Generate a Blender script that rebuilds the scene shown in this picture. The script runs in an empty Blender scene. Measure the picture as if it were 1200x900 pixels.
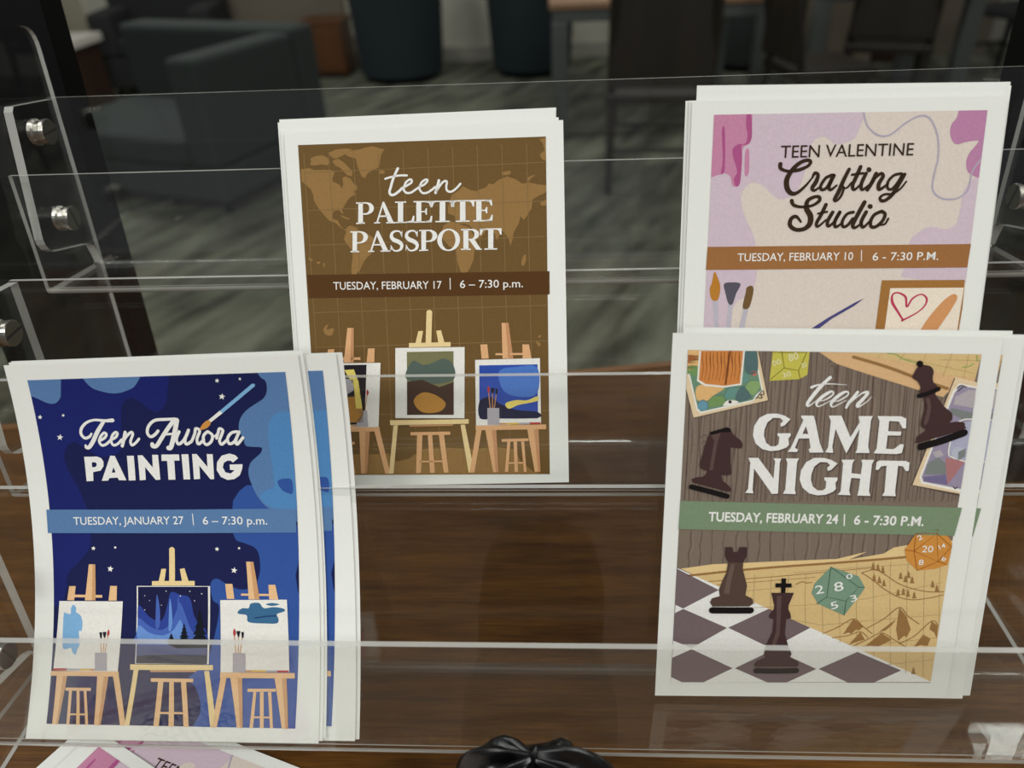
import bpy, bmesh, math, random
from mathutils import Vector, Matrix, geometry

# ------------------------------------------------------------------ camera, world, lamps, exposure
SC = bpy.context.scene
COL = SC.collection
cam_data = bpy.data.cameras.new('camera')
cam_data.sensor_width = 36.0
cam_data.lens = 26.1
cam_data.clip_start = 0.02
cam_data.dof.use_dof = True
cam_data.dof.focus_distance = 0.285
cam_data.dof.aperture_fstop = 8.5
cam = bpy.data.objects.new('camera', cam_data)
COL.objects.link(cam)
cam.matrix_world = Matrix(((0.9984, 0.0096, 0.0557, 0.0),
                           (0.0408, 0.5601, -0.8275, 0.0),
                           (-0.0392, 0.8284, 0.5588, 1.28),
                           (0, 0, 0, 1)))
SC.camera = cam
SC.view_settings.view_transform = 'Standard'
SC.view_settings.look = 'None'
SC.view_settings.gamma = 1.0
SC.view_settings.use_curve_mapping = False
SC.view_settings.exposure = -0.27
world = bpy.data.worlds.new('room_light')
SC.world = world
world.use_nodes = True
wb = world.node_tree.nodes['Background']
wb.inputs[0].default_value = (0.95, 0.97, 1.0, 1)
wb.inputs[1].default_value = 0.2


def lamp(x, y, power, sx=1.2, sy=0.6, z=2.72):
    d = bpy.data.lights.new('ceiling_panel', 'AREA')
    d.shape = 'RECTANGLE'
    d.size, d.size_y = sx, sy
    d.energy = power
    d.color = (0.985, 1.0, 0.955)
    o = bpy.data.objects.new('ceiling_panel', d)
    o.location = (x, y, z)
    COL.objects.link(o)


for lx, ly, lp in ((-1.6, -1.0, 42), (1.5, -1.0, 42), (0.0, -2.6, 42), (-1.6, 0.4, 20), (1.7, 0.4, 16), (-2.2, 4.4, 30), (1.2, 4.6, 20)):
    lamp(lx, ly, lp)
lamp(1.33, 1.80, 5, 0.5, 0.22)
lamp(0.35, 6.35, 4, 1.3, 0.3)
lamp(-3.5, 6.1, 3, 1.0, 0.3)

# ------------------------------------------------------------------ materials
MATS = {}


def lin(c):
    return tuple(((v / 255) / 12.92 if v / 255 <= 0.04045 else (((v / 255) + 0.055) / 1.055) ** 2.4) for v in c)


def newmat(name):
    m = bpy.data.materials.new(name)
    m.use_nodes = True
    nt = m.node_tree
    nt.nodes.clear()
    out = nt.nodes.new('ShaderNodeOutputMaterial')
    MATS[name] = m
    return m, nt, out


def plain(name, rgb, rough=0.6, metal=0.0, spec=0.5, noise=0.0, nscale=60, stretch=(1, 1, 1), bump=0.0):
    m, nt, out = newmat(name)
    b = nt.nodes.new('ShaderNodeBsdfPrincipled')
    b.inputs['Roughness'].default_value = rough
    b.inputs['Metallic'].default_value = metal
    b.inputs['Specular IOR Level'].default_value = spec
    c = lin(rgb)
    if noise or bump:
        tc = nt.nodes.new('ShaderNodeTexCoord')
        mp = nt.nodes.new('ShaderNodeMapping')
        mp.inputs['Scale'].default_value = stretch
        nz = nt.nodes.new('ShaderNodeTexNoise')
        nz.inputs['Scale'].default_value = nscale
        nz.inputs['Detail'].default_value = 4
        nt.links.new(tc.outputs['Object'], mp.inputs[0])
        nt.links.new(mp.outputs[0], nz.inputs['Vector'])
        rp = nt.nodes.new('ShaderNodeValToRGB')
        rp.color_ramp.elements[0].position = 0.3
        rp.color_ramp.elements[1].position = 0.7
        rp.color_ramp.elements[0].color = (*[v * (1 - noise) for v in c], 1)
        rp.color_ramp.elements[1].color = (*[min(1, v * (1 + noise)) for v in c], 1)
        nt.links.new(nz.outputs['Fac'], rp.inputs[0])
        nt.links.new(rp.outputs[0], b.inputs['Base Color'])
        if bump:
            bp = nt.nodes.new('ShaderNodeBump')
            bp.inputs['Strength'].default_value = bump
            bp.inputs['Distance'].default_value = 0.002
            nt.links.new(nz.outputs['Fac'], bp.inputs['Height'])
            nt.links.new(bp.outputs[0], b.inputs['Normal'])
    else:
        b.inputs['Base Color'].default_value = (*c, 1)
    nt.links.new(b.outputs[0], out.inputs[0])
    return m


def acrylic(name, tint, rough, haze):
    """thin clear sheet: each face mirrors by its angle (Schlick) and lets the rest through"""
    m, nt, out = newmat(name)
    N = nt.nodes.new
    L = nt.links.new
    g = N('ShaderNodeNewGeometry')
    dot = N('ShaderNodeVectorMath'); dot.operation = 'DOT_PRODUCT'
    L(g.outputs['Normal'], dot.inputs[0]); L(g.outputs['Incoming'], dot.inputs[1])
    ab = N('ShaderNodeMath'); ab.operation = 'ABSOLUTE'; L(dot.outputs['Value'], ab.inputs[0])
    om = N('ShaderNodeMath'); om.operation = 'SUBTRACT'; om.inputs[0].default_value = 1; L(ab.outputs[0], om.inputs[1])
    pw = N('ShaderNodeMath'); pw.operation = 'POWER'; pw.inputs[1].default_value = 5; L(om.outputs[0], pw.inputs[0])
    ma = N('ShaderNodeMath'); ma.operation = 'MULTIPLY_ADD'; ma.inputs[1].default_value = 0.96; ma.inputs[2].default_value = 0.04
    L(pw.outputs[0], ma.inputs[0])
    tr = N('ShaderNodeBsdfTransparent'); tr.inputs[0].default_value = (*tint, 1)
    gl = N('ShaderNodeBsdfGlossy'); gl.inputs['Roughness'].default_value = rough
    mx = N('ShaderNodeMixShader')
    L(ma.outputs[0], mx.inputs[0]); L(tr.outputs[0], mx.inputs[1]); L(gl.outputs[0], mx.inputs[2])
    last = mx
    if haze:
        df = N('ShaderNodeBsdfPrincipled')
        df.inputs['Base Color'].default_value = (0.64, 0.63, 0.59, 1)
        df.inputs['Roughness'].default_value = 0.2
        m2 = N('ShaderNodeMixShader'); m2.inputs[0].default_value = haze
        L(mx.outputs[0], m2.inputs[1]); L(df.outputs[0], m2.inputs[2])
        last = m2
    L(last.outputs[0], out.inputs[0])
    return m


acrylic('clear_acrylic', (0.98, 0.985, 0.98), 0.01, 0.0)
acrylic('acrylic_reflection_haze', (0.97, 0.97, 0.96), 0.03, 0.022)  # pale haze mixed in to stand for reflections on the lowest front lip
acrylic('acrylic_edge', (0.9, 0.9, 0.88), 0.08, 0.6)  # pale colour mixed in so cut edges look bright with caught light
acrylic('acrylic_bend', (0.9, 0.9, 0.88), 0.05, 0.58)  # pale colour mixed in for the bright line light makes along a bend
acrylic('acrylic_heel', (0.9, 0.9, 0.88), 0.08, 0.06)
plain('paper', (230, 230, 225), 0.7, spec=0.25, noise=0.012, nscale=900)
plain('screw_steel', (176, 172, 164), 0.28, metal=1.0)
plain('slot_dark', (40, 38, 36), 0.5)
plain('black_post', (5, 5, 6), 0.4, spec=0.18)
plain('bag_black', (7, 7, 8), 0.3, spec=0.45)
plain('teal_fabric', (48, 54, 51), 0.9, noise=0.12, nscale=240, bump=0.15)
plain('teal_fabric_dark', (30, 42, 45), 0.9, noise=0.12, nscale=240)
plain('charcoal_fabric', (40, 42, 41), 0.9, noise=0.1, nscale=200)
plain('orange_wood', (100, 62, 30), 0.45, noise=0.18, nscale=8, stretch=(1, 1, 0.1))
plain('brown_wood', (60, 40, 28), 0.5, noise=0.2, nscale=8, stretch=(1, 1, 0.1))
plain('table_wood_top', (158, 122, 92), 0.4, noise=0.12, nscale=6, stretch=(0.15, 1, 1))
plain('grey_metal', (104, 108, 106), 0.4, metal=0.3)
plain('dark_chair_wood', (36, 29, 21), 0.45, noise=0.25, nscale=10, stretch=(1, 1, 0.1))
plain('white_laminate', (225, 220, 208), 0.35)
plain('wall_paint', (208, 204, 188), 0.9, noise=0.03, nscale=3)
plain('tan_panel', (126, 116, 100), 0.7)
plain('beige_panel', (190, 186, 160), 0.7)
plain('skirting', (190, 188, 174), 0.6)


def wood_desk():
    m, nt, out = newmat('desk_walnut')
    N = nt.nodes.new; L = nt.links.new
    tc = N('ShaderNodeTexCoord')
    mp = N('ShaderNodeMapping'); mp.inputs['Scale'].default_value = (3.0, 34, 34)
    L(tc.outputs['Object'], mp.inputs[0])
    n1 = N('ShaderNodeTexNoise'); n1.inputs['Scale'].default_value = 4; n1.inputs['Detail'].default_value = 8; n1.inputs['Roughness'].default_value = 0.65
    L(mp.outputs[0], n1.inputs['Vector'])
    r1 = N('ShaderNodeValToRGB')
    r1.color_ramp.elements[0].position = 0.3; r1.color_ramp.elements[0].color = (*lin((72, 44, 14)), 1)
    r1.color_ramp.elements[1].position = 0.72; r1.color_ramp.elements[1].color = (*lin((116, 76, 30)), 1)
    L(n1.outputs['Fac'], r1.inputs[0])
    mp2 = N('ShaderNodeMapping'); mp2.inputs['Scale'].default_value = (14, 420, 420)
    L(tc.outputs['Object'], mp2.inputs[0])
    n2 = N('ShaderNodeTexNoise'); n2.inputs['Scale'].default_value = 4; n2.inputs['Detail'].default_value = 3
    L(mp2.outputs[0], n2.inputs['Vector'])
    r2 = N('ShaderNodeValToRGB')
    r2.color_ramp.elements[0].position = 0.36; r2.color_ramp.elements[0].color = (0.66, 0.64, 0.62, 1)
    r2.color_ramp.elements[1].position = 0.6; r2.color_ramp.elements[1].color = (1, 1, 1, 1)
    L(n2.outputs['Fac'], r2.inputs[0])
    mx = N('ShaderNodeMix'); mx.data_type = 'RGBA'; mx.blend_type = 'MULTIPLY'; mx.inputs[0].default_value = 1
    L(r1.outputs[0], mx.inputs[6]); L(r2.outputs[0], mx.inputs[7])
    b = N('ShaderNodeBsdfPrincipled'); b.inputs['Roughness'].default_value = 0.38; b.inputs['Specular IOR Level'].default_value = 0.25
    L(mx.outputs[2], b.inputs['Base Color'])
    L(b.outputs[0], out.inputs[0])


def carpet():
    m, nt, out = newmat('carpet_tiles')
    N = nt.nodes.new; L = nt.links.new
    tc = N('ShaderNodeTexCoord')
    mr = N('ShaderNodeMapping'); mr.inputs['Rotation'].default_value = (0, 0, math.radians(-64))
    mp = N('ShaderNodeMapping'); mp.inputs['Scale'].default_value = (0.75, 3.4, 1)
    L(tc.outputs['Object'], mr.inputs[0]); L(mr.outputs[0], mp.inputs[0])
    n1 = N('ShaderNodeTexNoise'); n1.inputs['Scale'].default_value = 2.2; n1.inputs['Detail'].default_value = 5; n1.inputs['Roughness'].default_value = 0.6
    L(mp.outputs[0], n1.inputs['Vector'])
    r = N('ShaderNodeValToRGB')
    r.color_ramp.elements[0].position = 0.36; r.color_ramp.elements[0].color = (*lin((66, 67, 58)), 1)
    r.color_ramp.elements[1].position = 0.66; r.color_ramp.elements[1].color = (*lin((132, 134, 116)), 1)
    L(n1.outputs['Fac'], r.inputs[0])
    b = N('ShaderNodeBsdfPrincipled'); b.inputs['Roughness'].default_value = 0.95; b.inputs['Specular IOR Level'].default_value = 0.1
    L(r.outputs[0], b.inputs['Base Color']); L(b.outputs[0], out.inputs[0])


wood_desk()
carpet()
plain('desk_edge_band', (128, 86, 46), 0.4, noise=0.15, nscale=20, stretch=(0.1, 1, 1))

INK = {  # printing inks
    'white': (233, 231, 227), 'navy': (26, 31, 76), 'blue_left': (28, 36, 102), 'blue_light': (88, 122, 168), 'blue_mid': (50, 82, 152),
    'blue_bright': (80, 132, 184), 'band_blue': (88, 122, 166), 'brush_blue': (124, 172, 214), 'orange': (204, 142, 70), 'red': (176, 62, 62),
    'cup': (170, 165, 172), 'yellow': (216, 180, 90), 'canvas': (228, 225, 219), 'easel': (226, 184, 138), 'easel_dark': (200, 152, 108),
    'pale_wood': (230, 204, 150), 'easel_pp': (218, 168, 122), 'easel_pp_dk': (192, 140, 100), 'ocean': (58, 104, 142), 'band_dk': (36, 66, 112),
    'night': (27, 28, 66), 'night_mid': (46, 66, 146), 'aurora_light': (104, 142, 206), 'aurora_mid': (70, 98, 176), 'dusk': (84, 88, 128), 'dark_hill': (54, 54, 66),
    'tree': (20, 24, 34), 'ink': (34, 30, 38), 'ink2': (30, 34, 62), 'brown': (108, 82, 45), 'land': (146, 112, 66), 'grid': (132, 104, 66),
    'band_brown': (84, 54, 24), 'olive': (118, 116, 80), 'teal_hill': (82, 96, 88), 'umber': (66, 48, 40), 'ochre': (178, 128, 60),
    'night_blue': (46, 76, 164), 'sky_blue': (76, 118, 194), 'yellow_pale': (226, 206, 108), 'cream': (217, 204, 194), 'lilac': (206, 186, 198),
    'mauve': (184, 128, 164), 'rose': (196, 132, 162), 'magenta': (172, 84, 134), 'line_grey': (176, 166, 182), 'band_tan': (156, 106, 62),
    'choc': (54, 38, 24), 'brush_gold': (184, 124, 48), 'handle': (186, 180, 192), 'brush_grey': (88, 84, 96), 'brush_brown': (112, 86, 52),
    'indigo': (76, 72, 124), 'frame_tan': (160, 112, 58), 'cream_lt': (234, 220, 202), 'heart': (186, 66, 92), 'stick': (208, 148, 98),
    'table_wood': (124, 110, 98), 'grain': (100, 82, 74), 'grain_lt': (140, 122, 110), 'print_drop': (86, 72, 68), 'card': (224, 200, 164),  # cards and title letters carry a drop shadow drawn in the flyer's print
    'card_white': (234, 230, 220), 'moss': (108, 140, 116), 'sand': (222, 178, 120), 'leaf': (116, 148, 92), 'leaf_lt': (136, 164, 110),
    'teal': (102, 144, 134), 'slate': (84, 110, 110), 'pond': (106, 150, 168), 'rust': (166, 102, 58), 'coral': (196, 112, 96),
    'plank': (206, 132, 70), 'plank_dk': (124, 72, 36), 'die_yellow': (198, 188, 84), 'die_line': (104, 92, 30), 'die_txt': (226, 222, 180),
    'map_edge': (216, 176, 130), 'parchment': (214, 184, 130), 'map_brown': (150, 112, 68), 'map_line': (176, 150, 104), 'map_green': (140, 164, 90),
    'mauve_grey': (150, 140, 162), 'stone_lt': (176, 168, 172), 'stone': (124, 128, 126), 'ice': (170, 170, 192), 'brick': (170, 116, 118),
    'violet': (116, 106, 142), 'ice_lt': (182, 184, 198), 'chess': (68, 48, 48), 'chess_lt': (92, 72, 70), 'black_print': (26, 22, 22),
    'band_green': (122, 141, 112), 'parch_lt': (226, 196, 142), 'die_orange': (204, 140, 66), 'orange_dk': (150, 88, 28), 'die_teal': (120, 148, 126),
    'teal_dk': (66, 92, 78), 'board_white': (230, 228, 224), 'board_dark': (116, 100, 102), 'rook': (84, 66, 58), 'rook_lt': (104, 86, 76),
}
for k_, v_ in INK.items():
    plain('ink_' + k_, v_, 0.6, spec=0.1, noise=0.05, nscale=1100)

# ------------------------------------------------------------------ helpers
ALPHA = math.radians(7)
ORIGIN = Vector((0, 0.2817, 1.28 - 0.1413))
XH = Vector((1, 0, 0))
DN = Vector((0, -math.sin(ALPHA), -math.cos(ALPHA)))
NV = Vector((0, -math.cos(ALPHA), math.sin(ALPHA)))


def HW(x, d, n):
    """holder millimetres (across, down the slope, out of the slope) -> world metres"""
    return ORIGIN + (XH * x + DN * d + NV * n) * 0.001


def link(o, parent=None):
    COL.objects.link(o)
    if parent is not None:
        o.parent = parent
        o.matrix_parent_inverse = parent.matrix_world.inverted()
    return o


def tag(o, label=None, cat=None, group=None, kind=None):
    if label: o['label'] = label
    if cat: o['category'] = cat
    if group: o['group'] = group
    if kind: o['kind'] = kind
    return o


def empty(name, loc, rz=0.0):
    o = bpy.data.objects.new(name, None)
    o.empty_display_size = 0.05
    o.location = loc
    o.rotation_euler = (0, 0, rz)
    o.matrix_world = Matrix.Translation(loc) @ Matrix.Rotation(rz, 4, 'Z')
    COL.objects.link(o)
    return o


class MB:
    """collects shapes (with material slots) into one mesh"""
    def __init__(self):
        self.bm = bmesh.new()
        self.mats = []

    def mi(self, m):
        if m not in self.mats: self.mats.append(m)
        return self.mats.index(m)

    def face(self, pts, m):
        vs = [self.bm.verts.new(p) for p in pts]
        f = self.bm.faces.new(vs)
        f.material_index = self.mi(m)
        return f

    def box(self, a, b, m, bevel=0.0, mat=None, seg=2):
        r = bmesh.ops.create_cube(self.bm, size=1)
        vs = r['verts']
        for v in vs:
            v.co = Vector([(a[i] + b[i]) / 2 + v.co[i] * (b[i] - a[i]) for i in range(3)])
        es = list({e for v in vs for e in v.link_edges})
        fs = list({f for v in vs for f in v.link_faces})
        for f in fs: f.material_index = self.mi(m)
        if bevel:
            rr = bmesh.ops.bevel(self.bm, geom=es, offset=bevel, segments=seg, profile=0.6, affect='EDGES')
            vs = list({v for f in rr['faces'] for v in f.verts} | {v for v in vs if v.is_valid})
            for f in rr['faces']: f.material_index = self.mi(m)
        if mat is not None:
            for v in vs: v.co = mat @ v.co
        return self

    def prism(self, poly, axis, t, m, edge=None):
        """poly: list of world points of the first face; axis: Vector extrusion; edge: material of the rim"""
        n = len(poly)
        a = [self.bm.verts.new(p) for p in poly]
        b = [self.bm.verts.new(Vector(p) + axis * t) for p in poly]
        self.bm.faces.new(a[::-1]).material_index = self.mi(m)
        self.bm.faces.new(b).material_index = self.mi(m)
        for i in range(n):
            j = (i + 1) % n
            mm = edge[i] if isinstance(edge, list) else (edge or m)
            self.bm.faces.new((a[i], a[j], b[j], b[i])).material_index = self.mi(mm)
        return self

    def lathe(self, prof, base, axis, m, seg=20):
        axis = Vector(axis).normalized()
        u = axis.orthogonal().normalized(); w = axis.cross(u)
        rings = []
        for r, h in prof:
            rings.append([self.bm.verts.new(Vector(base) + axis * h + (u * math.cos(2 * math.pi * k / seg) + w * math.sin(2 * math.pi * k / seg)) * max(r, 1e-5)) for k in range(seg)])
        for i in range(len(rings) - 1):
            for k in range(seg):
                q = (k + 1) % seg
                self.bm.faces.new((rings[i][k], rings[i][q], rings[i + 1][q], rings[i + 1][k])).material_index = self.mi(m)
        self.bm.faces.new(rings[0][::-1]).material_index = self.mi(m)
        self.bm.faces.new(rings[-1]).material_index = self.mi(m)
        return self

    def bar(self, p0, p1, r, m, r2=None, seg=8):
        p0, p1 = Vector(p0), Vector(p1)
        d = p1 - p0
        return self.lathe([(r, 0), (r2 if r2 is not None else r, d.length)], p0, d, m, seg)

    def build(self, name, parent=None, origin=None, smooth=False):
        bmesh.ops.recalc_face_normals(self.bm, faces=self.bm.faces[:])
        me = bpy.data.meshes.new(name)
        loc = Vector(origin) if origin is not None else Vector((0, 0, 0))
        for v in self.bm.verts: v.co -= loc
        self.bm.to_mesh(me)
        self.bm.free()
        for m in self.mats: me.materials.append(MATS[m])
        if smooth:
            for p in me.polygons: p.use_smooth = True
        o = bpy.data.objects.new(name, me)
        if parent is None:
            o.location = loc
            o.matrix_world = Matrix.Translation(loc)
            COL.objects.link(o)
        else:
            # shape was given in the parent's own space
            COL.objects.link(o)
            o.parent = parent
            o.location = loc
        return o


ART = {}
ART['aurora'] = [
('P',0,'navy',0,[75,57,1026,58,994,1352,72,1348]),
('P',1,'blue_left',1,[25,7,321,7,587,8,581,128,568,162,535,188,502,174,472,145,445,135,418,147,401,184,378,311,361,339,301,352,268,336,229,307,202,293,170,312,156,355,167,406,192,464,208,515,220,559,226,643,216,702,177,751,135,791,123,826,124,849,96,915,23,928,23,799,24,505,24,281]),
('P',2,'blue_light',1,[25,7,292,7,504,7,477,83,429,109,386,115,345,107,300,84,255,7,219,7,193,91,185,122,162,144,134,144,98,126,25,84]),
('P',1,'blue_mid',0,[771,562,777,527,802,492,832,470,882,469,924,480,1004,489,1007,567,1000,666,775,662,769,612]),
('P',1,'blue_mid',1,[726,620,762,639,778,676,811,689,850,709,863,751,859,808,836,850,786,862,733,840,700,821,678,831,673,861,683,903,705,938,662,1116,593,1183,621,1216,641,1265,640,1313,610,1400,812,1401,1044,1402,1051,1069,994,810,1062,640,859,623]),
('P',2,'blue_light',1,[893,8,962,8,1077,9,1071,266,1063,596,965,587,903,554,871,514,851,464,844,422,855,387,878,366,898,349,903,330,869,326,847,322,841,307,842,297,829,273,829,246,840,218,865,191,903,168,934,149,950,122,950,88,932,71,899,8]),
('P',3,'blue_bright',1,[934,276,944,235,967,209,996,202,1072,212,1069,350,1064,558,974,560,918,554,878,515,909,487,934,477,936,424,933,332]),
('P',4,'blue_mid',1,[950,456,976,447,1003,453,1002,502,979,499,959,484]),
('P',5,'band_blue',0,[62,550,538,557,1010,560,1005,650,532,647,60,641]),
('T',6,'white','TUESDAY, JANUARY 27',(16.3,61.0),(58.4,61.3),2.92,0),
('S',6,'white',0,[620,574,621,618],[0.31]),
('T',6,'white','6 – 7:30 p.m.',(65.7,61.5),(89.9,61.8),2.92,0),
('P',6,'white',0,[96,186,96,192,102,194,96,197,95,203,91,199,85,201,88,196,85,191,91,191]),
('P',6,'white',0,[183,184,184,189,188,190,184,192,183,196,180,193,176,195,178,191,176,188,180,188]),
('P',6,'white',0,[158,260,158,269,167,271,158,275,158,284,152,278,143,282,148,274,143,267,152,268]),
('P',6,'white',0,[778,72,778,78,784,80,778,83,778,89,774,85,768,87,771,81,768,77,774,77]),
('P',6,'white',0,[861,71,861,76,865,77,861,79,861,83,858,80,854,82,856,78,854,75,858,75]),
('P',6,'white',0,[787,127,788,135,796,137,788,141,788,150,782,144,773,147,778,140,773,133,782,134]),
('P',6,'white',0,[235,693,236,699,242,701,236,704,237,710,232,706,226,708,229,703,225,698,231,698]),
('P',6,'white',0,[318,693,319,697,323,698,320,700,320,704,316,702,312,703,314,699,312,696,316,696]),
('P',6,'white',0,[297,769,298,777,307,779,299,784,300,792,293,787,285,790,289,782,283,775,292,776]),
('P',6,'white',0,[706,700,707,706,713,708,708,711,708,717,703,713,698,715,700,710,696,705,703,705]),
('P',6,'white',0,[789,701,790,705,794,706,790,708,790,712,787,709,783,711,785,707,782,704,786,704]),
('P',6,'white',0,[768,777,769,786,778,788,770,792,771,800,764,795,756,798,760,790,754,784,763,785]),
('P',6,'brush_blue',0,[900,96,910,97,909,105,776,199,767,190]),
('P',6,'white',0,[767,190,776,199,729,231,720,223]),
('P',7,'orange',1,[720,223,727,236,709,253,683,258,699,235]),
('H',6,'white',0,[233,349,282,349,298,356,304,369,302,386,289,403,259,408,256,442,230,443],[259,371,270,370,277,374,276,384,269,389,258,390]),
('H',6,'white',0,[333,347,350,348,382,442,354,441,350,431,319,432,312,442,288,442],[330,412,345,411,339,391]),
('P',6,'white',0,[396,349,422,349,417,443,391,443]),
('P',6,'white',0,[437,348,455,348,488,396,492,347,514,348,511,442,494,443,459,393,456,442,433,443]),
('P',6,'white',0,[527,347,593,348,592,371,572,371,568,443,542,443,545,371,524,371]),
('P',6,'white',0,[602,348,628,348,624,443,599,443]),
('P',6,'white',0,[642,348,659,348,694,398,697,349,719,350,714,444,700,444,664,392,661,442,638,443]),
('P',6,'white',0,[812,367,791,383,783,376,772,375,757,383,751,400,759,419,778,424,794,412,777,410,778,390,826,390,823,407,811,432,790,445,764,448,740,436,727,410,732,380,752,356,781,349,802,355]),
('S',6,'white',1,[363,214,335,215,296,211,264,220,241,241,236,263,248,278,266,273,275,262],[1.43,1.1,0.88,0.99,1.1,1.1,1.1,0.99,0.77]),
('S',6,'white',1,[328,219,300,254,277,290,259,312,247,314,246,306],[1.21,1.54,1.54,1.43,1.1,0.88]),
('S',6,'white',1,[299,290,321,280,331,266,323,260,308,274,300,293,308,307,326,302,346,286],[0.98]),
('S',6,'white',1,[344,287,364,278,373,264,366,259,352,272,345,292,351,307,368,303,386,287],[0.98]),
('S',6,'white',1,[403,260,394,285,384,311],[1.23]),
('S',6,'white',1,[389,296,407,274,426,260,430,269,418,294,421,309,437,300,451,286],[0.98]),
('S',6,'white',1,[598,216,559,216,520,219,494,240,486,265,496,279,514,271,527,258],[1.11]),
('S',6,'white',1,[595,217,565,250,538,283,514,313,499,315,498,307],[1.48]),
('S',6,'white',1,[603,220,593,251,579,290,566,320,557,323],[1.72]),
('S',6,'white',1,[545,272,590,270],[0.86]),
('S',6,'white',1,[605,263,591,290,596,309,614,299,631,277,641,258],[1.11]),
('S',6,'white',1,[639,261,623,293,626,310,647,300],[1.11]),
('S',6,'white',1,[647,300,662,272,669,253,682,262,668,292,671,311,693,295],[1.05]),
('S',6,'white',1,[711,265,695,279,691,301,701,314,720,302,727,280,716,268,711,265],[1.05]),
('S',6,'white',1,[725,282,736,283,746,275],[0.8]),
('S',6,'white',1,[741,291,749,272,756,256,768,262,760,281,751,300,757,314,779,298],[1.05]),
('S',6,'white',1,[819,268,798,273,782,292,785,312,803,307,819,285,828,269],[1.05]),
('S',6,'white',1,[827,271,812,299,815,315,839,291],[1.11]),
('P',6,'easel',0,[212,763,237,763,235,900,194,900]),
('P',7,'easel_dark',0,[227,763,237,763,235,900,221,900]),
('P',6,'easel',0,[134,846,159,846,153,900,126,899]),
('P',6,'easel',0,[292,846,318,846,316,901,285,901]),
('P',7,'easel',0,[147,878,261,880,261,890,147,888]),
('P',8,'canvas',0,[96,902,340,904,327,1164,81,1159]),
('P',9,'red',0,[81,1151,132,1151,133,1159,81,1159]),
('P',9,'cup',0,[132,1151,182,1152,183,1159,133,1159]),
('P',9,'yellow',0,[182,1152,223,1152,223,1159,183,1159]),
('P',9,'easel_dark',0,[223,1152,284,1152,284,1159,223,1159]),
('P',10,'cup',0,[237,1094,283,1094,286,1159,240,1159]),
('S',9,'easel_dark',0,[261,1094,257,1038],[0.35]),
('S',9,'easel_dark',0,[268,1094,272,1034],[0.35]),
('S',9,'easel_dark',0,[275,1094,286,1021],[0.35]),
('P',10,'ink',0,[251,1019,263,1019,261,1042,256,1042]),
('P',10,'ink',0,[264,1018,279,1017,275,1039,269,1037]),
('P',10,'red',1,[286,1008,291,1021,286,1033,281,1026]),
('P',9,'easel',0,[60,1161,331,1161,332,1179,62,1178]),
('P',8,'easel',0,[96,1178,136,1178,117,1350,95,1350]),
('P',8,'easel',0,[250,1178,293,1179,277,1350,253,1350]),
('P',9,'easel_dark',0,[120,1178,136,1178,117,1350,110,1350]),
('P',9,'easel_dark',0,[275,1179,293,1179,277,1350,268,1350]),
('P',8,'easel',0,[310,1179,332,1176,371,1352,351,1352]),
('P',8,'easel',0,[133,1220,229,1220,230,1231,134,1231]),
('P',8,'easel',0,[147,1231,158,1231,160,1350,149,1350]),
('P',8,'easel',0,[176,1231,187,1231,199,1350,186,1350]),
('P',8,'easel',0,[203,1231,213,1231,231,1350,220,1350]),
('P',8,'easel',0,[155,1310,218,1310,218,1316,156,1316]),
('P',7,'pale_wood',0,[523,706,528,701,534,699,539,701,544,707,540,829,518,829]),
('P',7,'pale_wood',0,[560,783,578,780,592,830,567,830]),
('P',7,'pale_wood',0,[490,782,508,782,500,829,478,829]),
('P',8,'pale_wood',0,[453,828,615,828,615,846,452,845]),
('P',9,'pale_wood',0,[373,1135,684,1136,685,1154,374,1155]),
('P',9,'easel_dark',0,[447,1155,626,1155,621,1161,452,1162]),
('P',8,'pale_wood',0,[387,1155,405,1155,384,1352,366,1352]),
('P',8,'pale_wood',0,[652,1158,670,1157,708,1352,684,1352]),
('P',8,'easel',0,[453,1184,612,1185,612,1197,454,1197]),
('P',8,'easel',0,[481,1197,501,1197,494,1351,474,1351]),
('P',8,'easel',0,[523,1197,540,1197,550,1351,530,1351]),
('P',8,'easel',0,[567,1197,586,1197,605,1351,586,1351]),
('P',8,'easel',0,[488,1301,589,1301,589,1308,488,1308]),
('P',6,'easel',0,[812,757,839,758,858,898,817,898]),
('P',7,'easel_dark',0,[827,758,839,758,858,898,839,898]),
('P',6,'easel',0,[730,840,757,840,763,896,735,896]),
('P',6,'easel',0,[892,844,918,844,928,899,894,898]),
('P',7,'easel',0,[789,876,910,878,910,886,788,884]),
('P',8,'canvas',0,[710,900,960,899,968,1159,713,1162]),
('P',9,'easel_dark',0,[760,1153,830,1153,831,1160,760,1160]),
('P',9,'yellow',0,[830,1153,881,1153,882,1160,831,1160]),
('P',9,'cup',0,[881,1153,924,1153,924,1160,882,1160]),
('P',9,'red',0,[924,1153,966,1153,966,1160,924,1160]),
('P',12,'cup',0,[758,1092,805,1093,806,1160,759,1160]),
('S',11,'easel_dark',0,[769,1093,762,1028],[0.35]),
('S',11,'easel_dark',0,[778,1093,778,1028],[0.35]),
('S',11,'easel_dark',0,[785,1093,793,1031],[0.35]),
('P',12,'red',1,[762,1004,769,1020,763,1032,758,1020]),
('P',12,'ink',0,[770,1013,786,1013,781,1034,776,1034]),
('P',12,'ink',0,[789,1017,799,1016,797,1038,791,1038]),
('P',9,'easel',0,[712,1162,988,1162,989,1181,712,1181]),
('P',8,'easel',0,[750,1181,794,1181,803,1352,782,1352]),
('P',8,'easel',0,[914,1181,958,1179,969,1352,946,1353]),
('P',8,'easel',0,[715,1175,736,1181,708,1352,688,1352]),
('P',8,'easel',0,[815,1218,920,1217,920,1227,815,1229]),
('P',8,'easel',0,[837,1229,848,1229,841,1351,828,1351]),
('P',8,'easel',0,[861,1229,875,1229,880,1351,866,1351]),
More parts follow.
